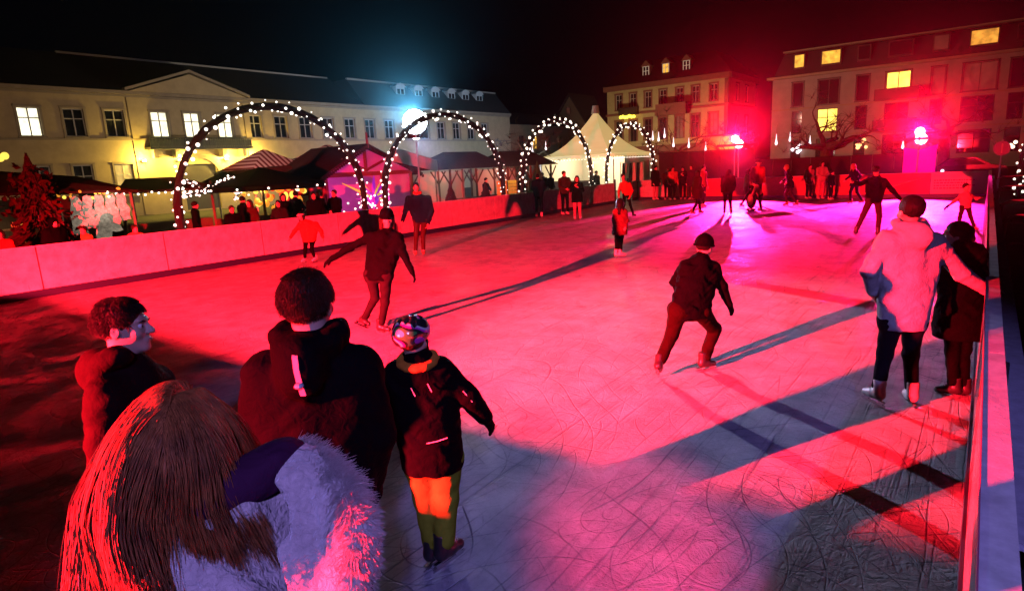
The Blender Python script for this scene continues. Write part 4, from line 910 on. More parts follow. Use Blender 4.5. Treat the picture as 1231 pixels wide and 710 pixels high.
lamp('stall_light', 'SPOT', (-17.6, 6.4, 1.9), 40, (1,.85,.65), .08, (-18.7, 6.4, 1.5), 110, .5); lamp('stall_light', 'SPOT', (-18.8, 4.3, 2.0), 60, (1,.7,.3), .08, (-19.4, 4.3, 1.0), 110, .5)
balls(16, lambda i: ((-18.4+R_.uniform(-.1,.1), 5.4+R_.random()*1.6, 2.02+R_.uniform(-.1,.1)), R_.uniform(.03,.06), R_.choice((0,1,1,2)), 1.), 'yellow_bulb', 'small yellow light above the silver fleeces', 'light bulb', 'yellow lights above the silver fleeces')
balls(3, lambda i: ((-19.0, 4.55+.1*i, 2.95+.05*i), .09, 1, 1.), 'yellow_bulb', ('lowest yellow light at the upper left edge of the dark stall','middle yellow light at the upper left edge of the dark stall','highest yellow light at the upper left edge of the dark stall'), 'light bulb', 'yellow lights at the upper left edge')
# second dark stall between
t = empty('market_stall', (-21, 8.9, 0)); tag(t, 'low dark stall with blue white lights behind the first arch', 'market stall')
m = MB(); m.prism([(-20.6,7.6,1.95),(-20.6,10.8,1.95),(-21.8,10.0,2.35),(-21.8,8.4,2.35)], (0,0,.06)); m.build('roof', ROOFM, t)
m = MB(); m.box((-22,7.8,0),(-21,10.6,1.0)); m.build('counter', WOODD, t)
for y in (7.8,10.6): m = MB(); m.tube([(-20.8,y,0),(-20.8,y,2.22)], .05, 4); m.build('post', WOODD, t)
for k in range(16): o = link('bulb', BULBME, t); o.location = Vector((-20.55,7.6+.2*k,1.93+R_.uniform(-.05,.08)))-Vector((-21,8.9,0))
# flower sculpture in the second arch
t = empty('light_flower', (-17.2, 14.4, 0)); tag(t, 'yellow and purple star flower light sculpture between the arch legs', 'light sculpture')
PET = [mat('petal_yellow', (.6,.45,.05), emit=(1,.7,.1), es=.55), mat('petal_purple', (.3,.02,.4), emit=(.55,.02,.8), es=.5)]
m = MB()
for i in range(11):
    a = -.35+i*.37; L_ = (1.5,.75,.6,.85,.7,.8,.6,.7,.6,.7,.6)[i]; c = Vector((-17.2,14.5,1.35)); d = Vector((R_.uniform(-.2,.3), -math.cos(a), math.sin(a)*.8)).normalized() if i else Vector((.1,-1,.42)).normalized()
    m.tube([c, c+d*L_*.5, c+d*L_], [.04,.09,.02], 6, i % 2 if i else 0, flat=.4)
m.ball((-17.2,14.5,1.3), .2, 8, 1); m.tube([(-17.2,14.5,0),(-17.2,14.5,1.3)], .03, 6, 1); m.build('petals', PET, t)
for k in range(30): o = link('bulb', BULBME, t); o.location = (R_.uniform(-.2,.25), R_.gauss(.1,.45), 1.1+R_.uniform(-.15,.35))
# crates
for i, (y, z, lab) in enumerate(((22.9,.0,'yellow lit wooden crate at the barrier, left one of the lower pair'),(23.75,.0,'yellow lit wooden crate at the barrier, right one of the lower pair'),(23.3,.78,'yellow lit wooden crate on top of the other two'))):
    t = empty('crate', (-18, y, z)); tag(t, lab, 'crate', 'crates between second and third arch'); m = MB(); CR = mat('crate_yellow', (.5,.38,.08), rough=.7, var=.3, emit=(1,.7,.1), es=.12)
    for k in range(5): m.box((-18.3,y-.4,z+.02+.155*k), (-17.7,y+.4,z+.15+.155*k))
    m.build('slats', CR, t); m = MB()
    for q in (-.38,.38): m.box((-17.698,y+q-.03,z),(-17.66,y+q+.03,z+.775))
    m.build('battens', WOODD, t)
lamp('crate_light', 'POINT', (-17.4, 23.6, 2.1), 35, (1,.7,.15), .1)
# white pagoda tent
pc = (-22.7, 40.2)
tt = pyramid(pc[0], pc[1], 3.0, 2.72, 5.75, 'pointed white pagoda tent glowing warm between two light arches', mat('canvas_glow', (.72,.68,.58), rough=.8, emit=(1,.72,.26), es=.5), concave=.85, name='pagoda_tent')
m = MB(); m.tube([(pc[0],pc[1],5.6),(pc[0],pc[1],6.15)], [.32,.22], 8); m.build('peak_cap', CANV, tt)
m = MB(); m.box((pc[0]-2.9,pc[1]+2.85,0),(pc[0]+2.9,pc[1]+2.9,2.6)); m.box((pc[0]+2.86,pc[1]-1.2,.0),(pc[0]+2.9,pc[1]+2.8,2.55)); m.box((pc[0]-2.9,pc[1]-2.9,0),(pc[0]-2.86,pc[1]+2.8,2.6)); m.build('side_wall', CANV, tt)
m = MB(); m.box((pc[0]-2.8,pc[1]-2.9,0),(pc[0]+1.2,pc[1]-2.5,1.0)); m.build('counter', WOODD, tt)
m = MB()
for k in range(26): m.ball((pc[0]-3+.24*k, pc[1]-3.05, 2.42), .03, 5)
for k in range(26): m.ball((pc[0]+3.05, pc[1]-3+.24*k, 2.42), .03, 5)
o = m.build('small_bulbs', BULBF, tt); o['kind'] = 'stuff'
lamp('tent_light', 'POINT', (pc[0], pc[1], 2.3), 900, (1,.8,.45), .2); lamp('tent_flood', 'SPOT', (pc[0]-5, pc[1]-8, 2.0), 700, (.85,.92,1), .2, (pc[0], pc[1], 3.2), 60, .5)
# clothes rail at the tent
t = empty('clothes_rail', (-18.0, 36.4, 0)); tag(t, 'rail of hanging white and dark clothes at the right corner of the tent', 'clothes rail'); m = MB(); m.tube([(-18.8,36.4,0),(-18.8,36.4,2.1),(-17.2,36.4,2.1),(-17.2,36.4,0)], .03, 6); m.build('rail', ALU, t)
for k in range(6): m = MB(); x = -18.6+.25*k; m.prism([(x-.07,36.4,2.05),(x+.07,36.4,2.05),(x+.14,36.4,.9),(x-.14,36.4,.9)], (0,.06,0)); m.build('garment', CANV if k % 2 else NAVY, t)
# skate hire gate post at the barrier gap
m = MB(); m.box((-15.75,31.2,0),(-15.6,31.4,1.25)); tag(m.build('gate_post', DARKM), 'dark post on the far side of the gap in the long barrier', 'post')
m = MB(); m.box((-15.72,29.6,0),(-15.62,29.7,1.25)); tag(m.build('gate_post', DARKM), 'slim dark post where the long barrier ends before the gap', 'post')

# ------------------------------------------------------------ fence, sheds, sign, car behind the far barrier
m = MB()
for i in range(14): m.box((-16.0+.95*i,36.0,-.05), (-15.07+.95*i,36.06,2.55 if i < 6 else 1.9))
tag(m.build('dark_fence', mat('fence_black', (.02,.012,.012), rough=.8, var=.3)), 'tall black board fence behind the far end of the rink', 'fence')
t = empty('wooden_hut', (-13.4, 41, 0)); tag(t, 'yellow lit hut wall seen above the black fence beside the red floodlight', 'hut'); m = MB(); m.box((-14.6,40,0),(-12.4,42,3.4)); m.build('wall', noisecol('board_yellow', (.5,.36,.12)), t); m = MB(); m.prism([(-14.8,39.7,3.41),(-12.2,39.7,3.41),(-12.2,42.3,3.55),(-14.8,42.3,3.55)], (0,0,.08)); m.build('roof', ROOF, t)
lamp('added_tent_top_light', 'SPOT', (-23.5, 12.5, 5.0), 520, (1,.9,.8), .1, (-27.8, 18.6, 3.0), 50, .6)  # unseen spot added to brighten the striped tent tops
lamp('hut_light', 'POINT', (-13.0, 39.3, 2.9), 90, (1,.6,.1), .1)
t = empty('road_sign', (.5, 38, 0)); tag(t, 'round road sign seen from behind near the right hand light arch', 'road sign'); m = MB(); m.tube([(.5,38,0),(.5,38,2.3)], .035, 8); m.build('pole', ALU, t); m = MB(); m.tube([(.5,37.95,1.9),(.5,37.93,1.9)], .33, 20); m.build('disc', mat('sign_blue', (.15,.12,.3), rough=.4), t)
m = MB(); m.box((.47,37.90,1.68),(.53,37.925,2.12)); m.build('bar', mat('sign_pale', (.5,.4,.5)), t)
# parked car glimpsed behind the far barrier
t = empty('parked_car', (.0-1.2, 44, 0)); tag(t, 'dark parked car with a faint glint behind the far barrier', 'car'); m = MB()
prof = [(-2.1,.35),(-2.15,.75),(-1.7,.95),(-1.1,1.0),(-.6,1.42),(.7,1.45),(1.4,1.02),(2.05,.92),(2.15,.6),(2.1,.35)]
m.prism([(-1.2+x,43.2,z) for x, z in prof], (0,1.65,0)); m.build('body', mat('car_paint', (.03,.03,.04), rough=.2, metal=.5), t)
m = MB(); m.prism([(-1.2+x,43.17,z) for x, z in ((-.95,1.02),(-.5,1.36),(.62,1.38),(1.15,1.04))], (0,.02,0)); m.build('window', GLASSD, t)
for x in (-2.6, .2): m = MB(); m.tube([(x,43.15,.3),(x,43.4,.3)], .32, 16); m.build('wheel', BLACK, t)
m = MB(); m.ball((-2.0,43.15,.75), .09, 8); m.build('car_glint', mat('glint', (.9,.8,1), emit=(.9,.75,1), es=2), t)  # glowing ball put in for a glint on the car
balls(3, lambda i: (((.95,45,2.0),(1.15,45,2.15),(1.05,45,1.9))[i], .1, 0, 1.), 'lantern', ('left lantern of three beside the round road sign','upper right lantern of three beside the round road sign','lowest lantern of three beside the round road sign'), 'lantern', 'warm lanterns by the road sign', mats=[mat('lantern_glow', (1,.7,.5), emit=(1,.7,.5), es=3)])
# crowd control railings on the outside
for i, (y, lab) in enumerate(((12.9,'nearest tubular steel railing jutting out from the rink ledge'),(16.2,'second tubular steel railing jutting out from the rink ledge'),(21.5,'third tubular steel railing jutting out from the rink ledge'),(27.5,'farthest tubular steel railing jutting out from the rink ledge'))):
    t = empty('steel_railing', (1.5, y, 0)); tag(t, lab, 'railing', 'steel railings outside the rink'); z = 1.02
    m = MB(); m.tube([(.32,y,.0),(.32,y,z-.12),(.36,y,z-.04),(.46,y,z),(3.2,y+.5,z+.1),(3.3,y+.5,0)], .022, 8); m.build('frame', ALU, t)
    m = MB(); m.tube([(.32,y,.55),(3.25,y+.5,.6)], .016, 6)
    m.build('mid_rail', ALU, t)

# ------------------------------------------------------------ pollarded plane trees with hanging light drops
BARK = mat('bark', (.14,.11,.08), rough=.9, bump=.8, bscale=14, var=.4, vscale=8)
def plane_tree(x, y, h, spread, label, seed, n=6, thick=.22):
    rr = random.Random(seed); t = empty('plane_tree', (x, y, 0)); tag(t, label, 'tree', 'bare plane trees round the square')
    m = MB(); m.tube([(x,y,-.05),(x+.03,y,h*.3),(x-.02,y,h*.55)], [thick*1.2,thick,thick*.9], 10); m.build('trunk', BARK, t, True)
    m = MB(); tw = MB(); tips = []
    def limb(p, d, L_, r, dep):
        pts = [p]; rs = [r]; q = Vector(p); dd = Vector(d)
        for i in range(5):
            dd = (dd+Vector((rr.gauss(0,.28), rr.gauss(0,.28), rr.gauss(0,.22)+.03))).normalized(); q = q+dd*L_/5; pts.append(tuple(q)); rs.append(r*(1-.13*(i+1))*(1.25 if i == 4 else 1))
        m.tube(pts, rs, 7)
        if dep:
            for _ in range(rr.choice((2,3))):
                k = rr.choice((3,4,5)); limb(pts[k], (dd+Vector((rr.gauss(0,.8), rr.gauss(0,.8), rr.gauss(.1,.5)))).normalized(), L_*.62, rs[k]*.62, dep-1)
        else:
            tips.append(q)
            for _ in range(9):
                e = q+Vector((rr.gauss(0,.35), rr.gauss(0,.35), rr.gauss(.25,.25)))*spread*.22; tw.tube([q, (q+e)/2+Vector((0,0,.05)), e], [.018,.010,.004], 3, cap=False)
    for k in range(n):
        a = k*6.283/n+rr.uniform(-.3,.3); limb((x,y,h*rr.uniform(.5,.56)), (math.cos(a), math.sin(a), rr.uniform(.15,.5)), spread*rr.uniform(.45,.6), thick*.5, 2)
    m.build('limbs', BARK, t, True); tw.build('twigs', BARK, t)['kind'] = 'stuff'; return tips
TP = []
for a in ((-16.2,39.5,4.9,3.4,'bare plane tree right of the pagoda tent with pale lit branches',11,6,.17),(-26.5,37.5,4.6,3.2,'bare plane tree behind the left light arch of the tent',5,6,.2),
          (-8.2,44,4.4,3.6,'bare plane tree with thick dark trunk in front of the apartment block',8,7,.42),(-2.2,47,5.2,4.0,'bare plane tree lost in red glare above the magenta box',9,7,.3),(-12.1,37.6,4.0,2.5,'small bare tree right behind the red floodlight',4,6,.13),(-23.5,33.0,4.3,2.4,'bare tree between the pavilion and the tent',14,5,.12)):
    TP += [(q, a) for q in plane_tree(*a)]
DROP = mat('drop_glow', (1,1,1), emit=(1,.85,.9), es=2)
names = ['pale bark tree','tree beside the tent','thick trunked tree','glare lit tree','small tree at the floodlight']
dl = [(-14.9,38.0,2.9),(-15.9,38.0,3.0),(-13.9,38.2,2.6),(-9.6,37.5,2.75),(-10.3,43.5,3.0),(-9.1,43.5,2.7),(-4.0,43,2.2),(-17.3,38.0,3.5),(-16.9,38.0,3.4),(-16.5,38,3.6),(-24.6,36.5,3.3),(-25.4,36,3.1)]
dlab = ['drop light low on the tree right of the tent','drop light above the spectators behind the corner','drop light over the black fence','drop light just right of the middle red floodlight','drop light at the left corner of the apartment block','drop light left of the thick dark trunk','faint drop light left of the magenta box','left of three drop lights inside the arch right of the tent','middle of three drop lights inside the arch right of the tent','right of three drop lights inside the arch right of the tent','drop light right inside the arch left of the tent','drop light left inside the arch left of the tent']
for p, l in zip(dl, dlab):
    t = empty('hanging_light', p); tag(t, l, 'drop light', 'light drops hanging in the trees'); m = MB(); m.lathe([(.008,.5),(.03,.2),(.075,0),(.06,-.08),(.01,-.12)], p, 8); m.build('glow', DROP, t, True)
    m = MB(); m.tube([(p[0],p[1],p[2]+.5), (p[0]+.02,p[1],p[2]+1.0)], .006, 4); m.build('cord', DARKM, t)
# evergreens
def conifer(x, y, h, r, label, col, seed, deco=False):
    rr = random.Random(seed); t = empty('fir_tree', (x,y,0)); tag(t, label, 'fir tree'); m = MB(); m.tube([(x,y,-.05),(x,y,h)], [.06,.01], 6); m.build('trunk', BARK, t)
    m = MB()
    for k in range(int(380*h)):
        z = rr.uniform(.12,1)**.8*h; rr_ = r*(1-z/h)*rr.uniform(.35,1.05)+.03; a = rr.uniform(0,6.283); p = Vector((x+math.cos(a)*rr_*.5, y+math.sin(a)*rr_*.5, z+.08)); q = Vector((x+math.cos(a)*rr_, y+math.sin(a)*rr_, z-.06))
        s_ = Vector((-math.sin(a), math.cos(a), rr.uniform(-.5,.5)))*.045; m.add([p, q+s_, q-s_], [(0,1,2)]); m.add([p+Vector((0,0,.03)), q+Vector((0,0,.05)), q-Vector((0,0,.05))], [(0,1,2)])
    m.build('crown', mat(label[:6]+'_needles', col, rough=.8, var=.5, vscale=8), t); return t
conifer(-18.3, 26.3, 2.35, .75, 'small green fir tree lit beside the left light arch of the tent', (.03,.10,.03), 3)
conifer(-18.0, 21.7, 1.5, .7, 'low dark fir in front of the first pavilion', (.015,.03,.015), 4); conifer(-18.2, 19.6, 1.6, .6, 'thin bare looking fir beside the man at the barrier', (.03,.03,.02), 5)
t = conifer(-18.0, 4.9, 3.0, 1.0, 'dark fir with dull red leaves at the left edge behind the barrier', (.06,.012,.01), 6);  # red lamp light is put into the needle colour
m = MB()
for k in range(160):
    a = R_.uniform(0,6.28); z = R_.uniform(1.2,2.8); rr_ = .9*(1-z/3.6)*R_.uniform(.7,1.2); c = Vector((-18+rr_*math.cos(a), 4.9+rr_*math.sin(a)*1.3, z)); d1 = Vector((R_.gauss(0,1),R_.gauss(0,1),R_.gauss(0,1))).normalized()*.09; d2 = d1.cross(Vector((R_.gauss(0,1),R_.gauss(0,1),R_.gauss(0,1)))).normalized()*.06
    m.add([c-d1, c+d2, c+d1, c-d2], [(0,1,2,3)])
m.build('red_lit_leaves', cloth('leaf_red_lit', (.06,.008,.006)), t)  # leaf colour carries the red of the lamps
# ------------------------------------------------------------ the people on and around the ice
PJ = json.loads('''{"woman":{"p":[-6.611,5.364],"H":[0.276,0.177,1.607],"N":[0.234,0.208,1.436],"S":[[0.029,0.086,1.377],[0.382,0.259,1.355]],"E":[[-0.231,-0.078,1.229],[0.463,0.259,1.099]],"W":[[-0.416,-0.26,1.086],[0.58,0.262,0.89]],"P":[[0.004,0.041,0.843],[0.211,0.126,0.831]],"K":[[0.089,0.006,0.542],[0.214,0.065,0.471]],"A":[[-0.294,0.088,0.175],[0.083,0.064,0.127]]},"darkman":{"p":[-11.855,11.374],"H":[0.045,0.035,1.792],"N":[0.068,0.053,1.619],"S":[[-0.128,-0.1,1.513],[0.284,0.221,1.498]],"E":[[-0.199,-0.155,1.226],[0.332,0.258,1.149]],"W":[[-0.212,-0.292,0.956],[0.316,0.119,0.857]],"P":[[0.008,0.006,0.951],[0.181,0.141,0.94]],"K":[[-0.005,-0.042,0.539],[0.133,0.066,0.53]],"A":[[-0.071,-0.056,0.116],[0.096,0.074,0.128]]},"skater":{"p":[-2.362,5.859],"H":[0.183,0.142,1.317],"N":[0.169,0.093,1.223],"S":[[0.059,-0.018,1.158],[0.259,0.176,1.122]],"E":[[-0.085,0.06,0.965],[0.321,0.25,0.918]],"W":[[-0.141,0.308,0.789],[0.368,0.35,0.72]],"P":[[0.023,-0.134,0.71],[0.186,0.044,0.68]],"K":[[-0.062,-0.074,0.443],[0.213,0.394,0.407]],"A":[[-0.116,-0.28,0.173],[0.162,0.228,0.105]]},"white":{"p":[-0.465,5.969],"H":[-0.003,0.023,1.68],"N":[0.005,0.004,1.553],"S":[[-0.141,-0.11,1.473],[0.176,0.137,1.439]],"E":[[-0.236,-0.222,1.222],[0.374,0.266,1.145]],"W":[[-0.219,-0.069,1.011],[0.551,0.391,1.002]],"P":[[-0.065,-0.051,0.776],[0.081,0.063,0.759]],"K":[[-0.096,-0.037,0.473],[0.081,0.101,0.454]],"A":[[-0.124,-0.096,0.147],[0.113,0.088,0.115]]},"girl":{"p":[-0.041,6.51],"H":[-0.121,-0.094,1.455],"N":[-0.084,-0.065,1.339],"S":[[-0.158,-0.123,1.286],[0.024,0.018,1.267]],"E":[[-0.183,-0.142,1.085],[0.076,0.084,1.049]],"W":[[-0.148,-0.242,0.924],[0.059,0.109,0.843]],"P":[[-0.081,-0.063,0.73],[0.018,0.014,0.716]],"K":[[-0.062,-0.048,0.41],[0.015,0.011,0.405]],"A":[[-0.03,-0.023,0.081],[0.042,0.033,0.068]]},"armsman":{"p":[-2.321,17.976],"H":[0.108,0.084,1.65],"N":[0.134,0.104,1.484],"S":[[-0.029,-0.023,1.433],[0.289,0.225,1.392]],"E":[[-0.174,-0.262,1.345],[0.471,0.367,1.132]],"W":[[-0.292,-0.481,1.399],[0.635,0.494,0.913]],"P":[[0.032,0.025,0.93],[0.183,0.143,0.92]],"K":[[-0.089,-0.069,0.538],[0.242,0.188,0.496]],"A":[[-0.212,-0.165,0.163],[0.23,0.179,0.114]]},"kidfar":{"p":[-0.311,19.736],"H":[-0.065,-0.051,1.112],"N":[-0.055,-0.043,0.985],"S":[[-0.142,-0.111,0.917],[0.045,0.035,0.894]],"E":[[-0.283,-0.22,0.767],[0.172,0.133,0.802]],"W":[[-0.409,-0.318,0.648],[0.27,0.21,0.838]],"P":[[-0.094,-0.073,0.628],[0.009,0.007,0.621]],"K":[[-0.131,-0.102,0.353],[0.092,0.071,0.338]],"A":[[-0.138,-0.107,0.117],[0.19,0.148,0.074]]},"littlegirl":{"p":[-6.513,12.474],"H":[0.049,0.038,1.279],"N":[0.042,0.032,1.168],"S":[[-0.048,-0.037,1.118],[0.115,0.089,1.098]],"E":[[-0.087,-0.068,0.897],[0.157,0.122,0.881]],"W":[[-0.052,-0.04,0.726],[0.173,0.008,0.762]],"P":[[-0.015,-0.012,0.704],[0.067,0.052,0.699]],"K":[[-0.033,-0.026,0.441],[0.042,0.033,0.436]],"A":[[-0.036,-0.028,0.156],[0.029,0.022,0.151]]},"redcoat":{"p":[-13.601,9.155],"H":[-0.042,-0.033,1.242],"N":[0.003,0.002,1.104],"S":[[-0.069,-0.054,1.046],[0.244,0.19,1.026]],"E":[[-0.202,-0.157,0.865],[0.326,0.254,0.831]],"W":[[-0.291,-0.226,0.723],[0.346,0.269,0.682]],"P":[[0.001,0.001,0.641],[0.142,0.11,0.632]],"K":[[-0.005,-0.042,0.391],[0.121,0.056,0.394]],"A":[[-0.069,-0.054,0.155],[0.149,0.116,0.162]]},"kid":{"p":[-2.279,2.14],"H":[-0.025,-0.019,1.339],"N":[0.001,-0.025,1.244],"S":[[-0.098,-0.076,1.175],[0.079,0.061,1.172]],"E":[[-0.157,-0.097,0.993],[0.188,0.147,1.011]],"W":[[-0.186,-0.043,0.817],[0.213,0.229,0.877]],"P":[[-0.04,-0.031,0.667],[0.067,0.053,0.669]],"K":[[-0.059,0.005,0.414],[0.058,0.045,0.431]],"A":[[-0.044,0.016,0.106],[0.048,0.012,0.148]],"G":[[[0.112,-0.075,1.143],[0.126,-0.064,1.098]],[[0.044,-0.128,1.126],[0.058,-0.117,1.08]],[[0.099,-0.103,0.824],[0.144,-0.068,0.834],[0.185,-0.036,0.85]],[[0.208,0.083,1.069],[0.242,0.11,1.007]]]},"runner":{"p":[-11.266,22.626],"H":[-0.224,-0.174,1.596],"N":[-0.2,-0.155,1.399],"S":[[-0.292,-0.227,1.307],[-0.017,-0.013,1.29]],"E":[[-0.314,-0.371,1.021],[0.06,0.046,0.99]],"W":[[-0.222,-0.553,0.836],[0.07,-0.199,0.776]],"P":[[-0.178,-0.138,0.906],[-0.072,-0.056,0.9]],"K":[[-0.161,-0.252,0.486],[-0.01,-0.008,0.466]],"A":[[-0.264,-0.205,0.117],[0.048,0.164,0.086]]},"man":{"p":[-1.93,1.29],"H":[-0.007,-0.006,1.741],"N":[0.005,-0.022,1.608],"S":[[-0.151,-0.118,1.492],[0.115,0.09,1.496]],"E":[[-0.251,-0.157,1.187],[0.125,0.135,1.206]],"W":[[-0.311,-0.052,0.922],[-0.027,0.169,0.863]],"P":[[-0.137,-0.106,0.929],[0.032,0.025,0.935]],"K":[[-0.137,-0.106,0.5],[0.032,0.025,0.5]],"A":[[-0.137,-0.106,0.14],[0.032,0.025,0.14]]},"boy":{"p":[-2.9,1.0],"H":[0.012,0.009,1.611],"N":[0.009,-0.018,1.477],"S":[[0.061,-0.118,1.375],[-0.075,0.119,1.325]],"E":[[0.075,-0.169,1.15],[-0.108,0.144,1.039]],"W":[[0.029,-0.104,0.955],[0.003,0.129,0.904]],"P":[[-0.031,-0.126,0.888],[-0.11,0.016,0.817]],"K":[[-0.031,-0.126,0.5],[-0.11,0.016,0.5]],"A":[[-0.031,-0.126,0.14],[-0.11,0.016,0.14]]},"fwoman":{"p":[-0.95,0.6],"H":[-0.19,-0.148,1.707],"N":[-0.151,-0.155,1.618],"S":[[-0.269,-0.247,1.506],[-0.027,-0.059,1.532]],"E":[[-0.365,-0.284,1.147],[-0.033,-0.026,1.12]],"W":[[-0.532,-0.161,0.843],[-0.308,0.014,0.825]],"P":[[-0.325,-0.253,0.732],[-0.169,-0.131,0.719]],"R":[[-0.075,0.017,1.68],[0.018,0.014,1.672],[0.101,0.003,1.651],[0.162,-0.026,1.614],[0.177,-0.052,1.557],[0.147,-0.076,1.48]],"L":[[-0.039,-0.031,1.676],[-0.05,-0.102,1.656],[-0.092,-0.173,1.638],[-0.154,-0.221,1.602]],"Q":[[-0.09,-0.096,1.538],[-0.018,-0.014,1.571],[-0.14,-0.172,1.495],[0.029,-0.041,1.482]],"K":[[-0.325,-0.253,0.5],[-0.169,-0.131,0.5]],"A":[[-0.325,-0.253,0.14],[-0.169,-0.131,0.14]]}}''')
WHITEJ = cloth('fabric_white', (.52,.49,.50), bump=.6, bscale=34); KHAKI = cloth('fabric_rust', (.011,.005,.0035)); OLIVE = cloth('fabric_olive', (.26,.28,.025), bump=.5, bscale=12)
REDJ = cloth('fabric_red', (.55,.05,.03)); SALM = cloth('fabric_salmon', (.6,.2,.13)); BROWN = cloth('fabric_brown', (.035,.015,.010)); PINK = cloth('fabric_pink', (.55,.25,.3)); PURP = cloth('fabric_plum', (.045,.012,.04)); CREAM = cloth('fabric_cream', (.5,.42,.36)); DENIM = cloth('fabric_denim', (.010,.010,.016))
def pj(k): return PJ[k]
AW = (-.614, .789); RT = (.789, .614)
def fac(deg):
    """facing direction: 0 = away from the photographer, 90 = towards the right of the picture, 180 = towards us"""
    a = rad(deg); return (AW[0]*math.cos(a)+RT[0]*math.sin(a), AW[1]*math.cos(a)+RT[1]*math.sin(a))
def P_(k, h, deg, label, **kw): return person(PJ[k]['p'], PJ[k], h, fac(deg), label, **kw)
def dv(deg, up=0.): f = fac(deg); return (f[0], f[1], up)
# woman gliding with arms out
wl, w_ = P_('woman', 1.68, 165, 'woman in black jacket and beanie gliding with both arms stretched down and one leg back', jacket=BLACK, jr=.004, trousers=DGREY, gloves=BLACK, hair='long', hairm=HB, hat='beanie', hatm=BLACK, skate='black', res=.009, pitch=.28, detail=1, fdir=[dv(120,-.25), dv(110)], wr=.005, legup=[nrm(np.array(dv(30,.75))), None])
P_('darkman', 1.86, 170, 'man in open dark jacket and red lit scarf standing by the long barrier', jacket=NAVY, jr=.01, trousers=BROWN, hair='short', hairm=HK, skate='brown', res=.012, detail=1, scarf=REDJ)
P_('skater', 1.62, 45, 'skater in black jacket and rust brown trousers striding away with arms out', jacket=BLACK, jr=.008, trousers=KHAKI, tr=.012, gloves=BLACK, hair='short', hairm=HK, hat='beanie', hatm=BLACK, skate='black', res=.009, pitch=.15, detail=1, fdir=[dv(20,-.55), dv(75)], wr=.006, curl=.25)
P_('white', 1.78, 0, 'man in padded white jacket seen from behind with one hand on the right rail', jacket=WHITEJ, jr=.014, hood=True, trousers=DENIM, tr=.0, hair='short', hairm=HK, skate='white', res=.008, fdir=[dv(-10), dv(15)], wr=.0035, headscale=1.06, armsdetail=[None, (dv(85,-.1), (0,0,-1), dv(0))], curl=.35)
P_('girl', 1.58, -60, 'young woman in long black down coat with ponytail beside the man in white', jacket=BLACK, jr=.02, coat=.20, trousers=BLACK, gloves=BLACK, hair='tail', hairm=HK, skate='black', res=.009, detail=1, wr=.004, hood=True)
P_('armsman', 1.78, 20, 'man in black jacket skating with arms wide at the far right', jacket=BLACK, jr=.008, trousers=PURP, hair='short', hairm=HK, skate='black', res=.014)
P_('kidfar', 1.24, 175, 'small child in pink top with arms spread near the right rail', jacket=PINK, trousers=BROWN, hair='short', hairm=HB, skate='brown', res=.014, gloves=BLACK)
P_('littlegirl', 1.38, 75, 'girl in long dark red coat standing alone in the middle of the ice', jacket=cloth('fabric_wine', (.14,.025,.03)), coat=.17, trousers=BLACK, hair='long', hairm=HK, skate='white', res=.012)
P_('redcoat', 1.36, 200, 'girl in bright red jacket and white headband skating beside the long barrier', jacket=REDJ, jr=.02, trousers=BLACK, hair='mid', hairm=HK, hat='band', hatm=CANV, skate='white', res=.012, detail=0)
k, ki = P_('kid', 1.46, 15, 'child in black jacket, striped helmet and yellow green trousers', jacket=BLACK, jr=.028, trousers=OLIVE, tr=.02, gloves=BLACK, hair='short', hairm=HB, skate='black', res=.007, wr=.0035, fdir=[dv(35), dv(40)])
P_('runner', 1.66, 150, 'man in salmon red jacket stepping off by the gap in front of the tent', jacket=REDJ, trousers=BLACK, hair='short', hairm=HB, skate='black', res=.02)
# helmet of the child
def helmet(root, I):
    L, hs = I['L'], I['hs']; Rm = [[float([I['r'], I['f'], I['u']][i][j]) for i in range(3)] for j in range(3)]
    X = Field(); X.ell(L(0,-.01,.05), (.108*hs,.135*hs,.103*hs), Rm, .01); X.sub(L(0,-.005,.02), (.092*hs,.115*hs,.10*hs), Rm, .004)
    X.cut(L(0,0,.012), -I['u']+I['f']*.12)
    for x in (-.062,-.021,.021,.062):
        for y in (-.075,.005,.08): X.sub(L(x,y,.05+.10*math.sqrt(max(.02,1-(x/.11)**2-(y/.14)**2))), (.011*hs,.032*hs,.03*hs), Rm, .006)
    m = bpy.data.materials.new('helmet_stripes'); m.use_nodes = True; nt = m.node_tree; b = nt.nodes['Principled BSDF']; b.inputs['Roughness'].default_value = .22; b.inputs['Coat Weight'].default_value = .6
    tc = nt.nodes.new('ShaderNodeTexCoord'); wv = nt.nodes.new('ShaderNodeTexNoise'); wv.inputs['Scale'].default_value = 9; wv.inputs['Detail'].default_value = 0
    nt.links.new(tc.outputs['Object'], wv.inputs['Vector']); r = nt.nodes.new('ShaderNodeValToRGB'); r.color_ramp.interpolation = 'CONSTANT'
    cols = [(0,(.02,.02,.02)),(.38,(.6,.6,.62)),(.47,(.5,.03,.4)),(.54,(.02,.02,.02)),(.6,(.06,.25,.06)),(.68,(.6,.6,.62))]
    e = r.color_ramp.elements; e[0].position = 0; e[0].color = (*cols[0][1],1); e[1].position = cols[1][0]; e[1].color = (*cols[1][1],1)
    for p, c in cols[2:]: q = e.new(p); q.color = (*c,1)
    nt.links.new(wv.outputs[0], r.inputs[0]); nt.links.new(r.outputs[0], b.inputs['Base Color'])
    h = X.mesh('helmet', .004, m, root)
    s = MB(); s.tube([L(.085,-.02,.02), L(.07,.02,-.06), L(.02,.05,-.12)], .006, 5); s.tube([L(-.085,-.02,.02), L(-.07,.02,-.06), L(-.02,.05,-.12)], .006, 5); s.lbuild('strap', BLACK, h)
helmet(k, ki)
X = Field(); N = ki['N']
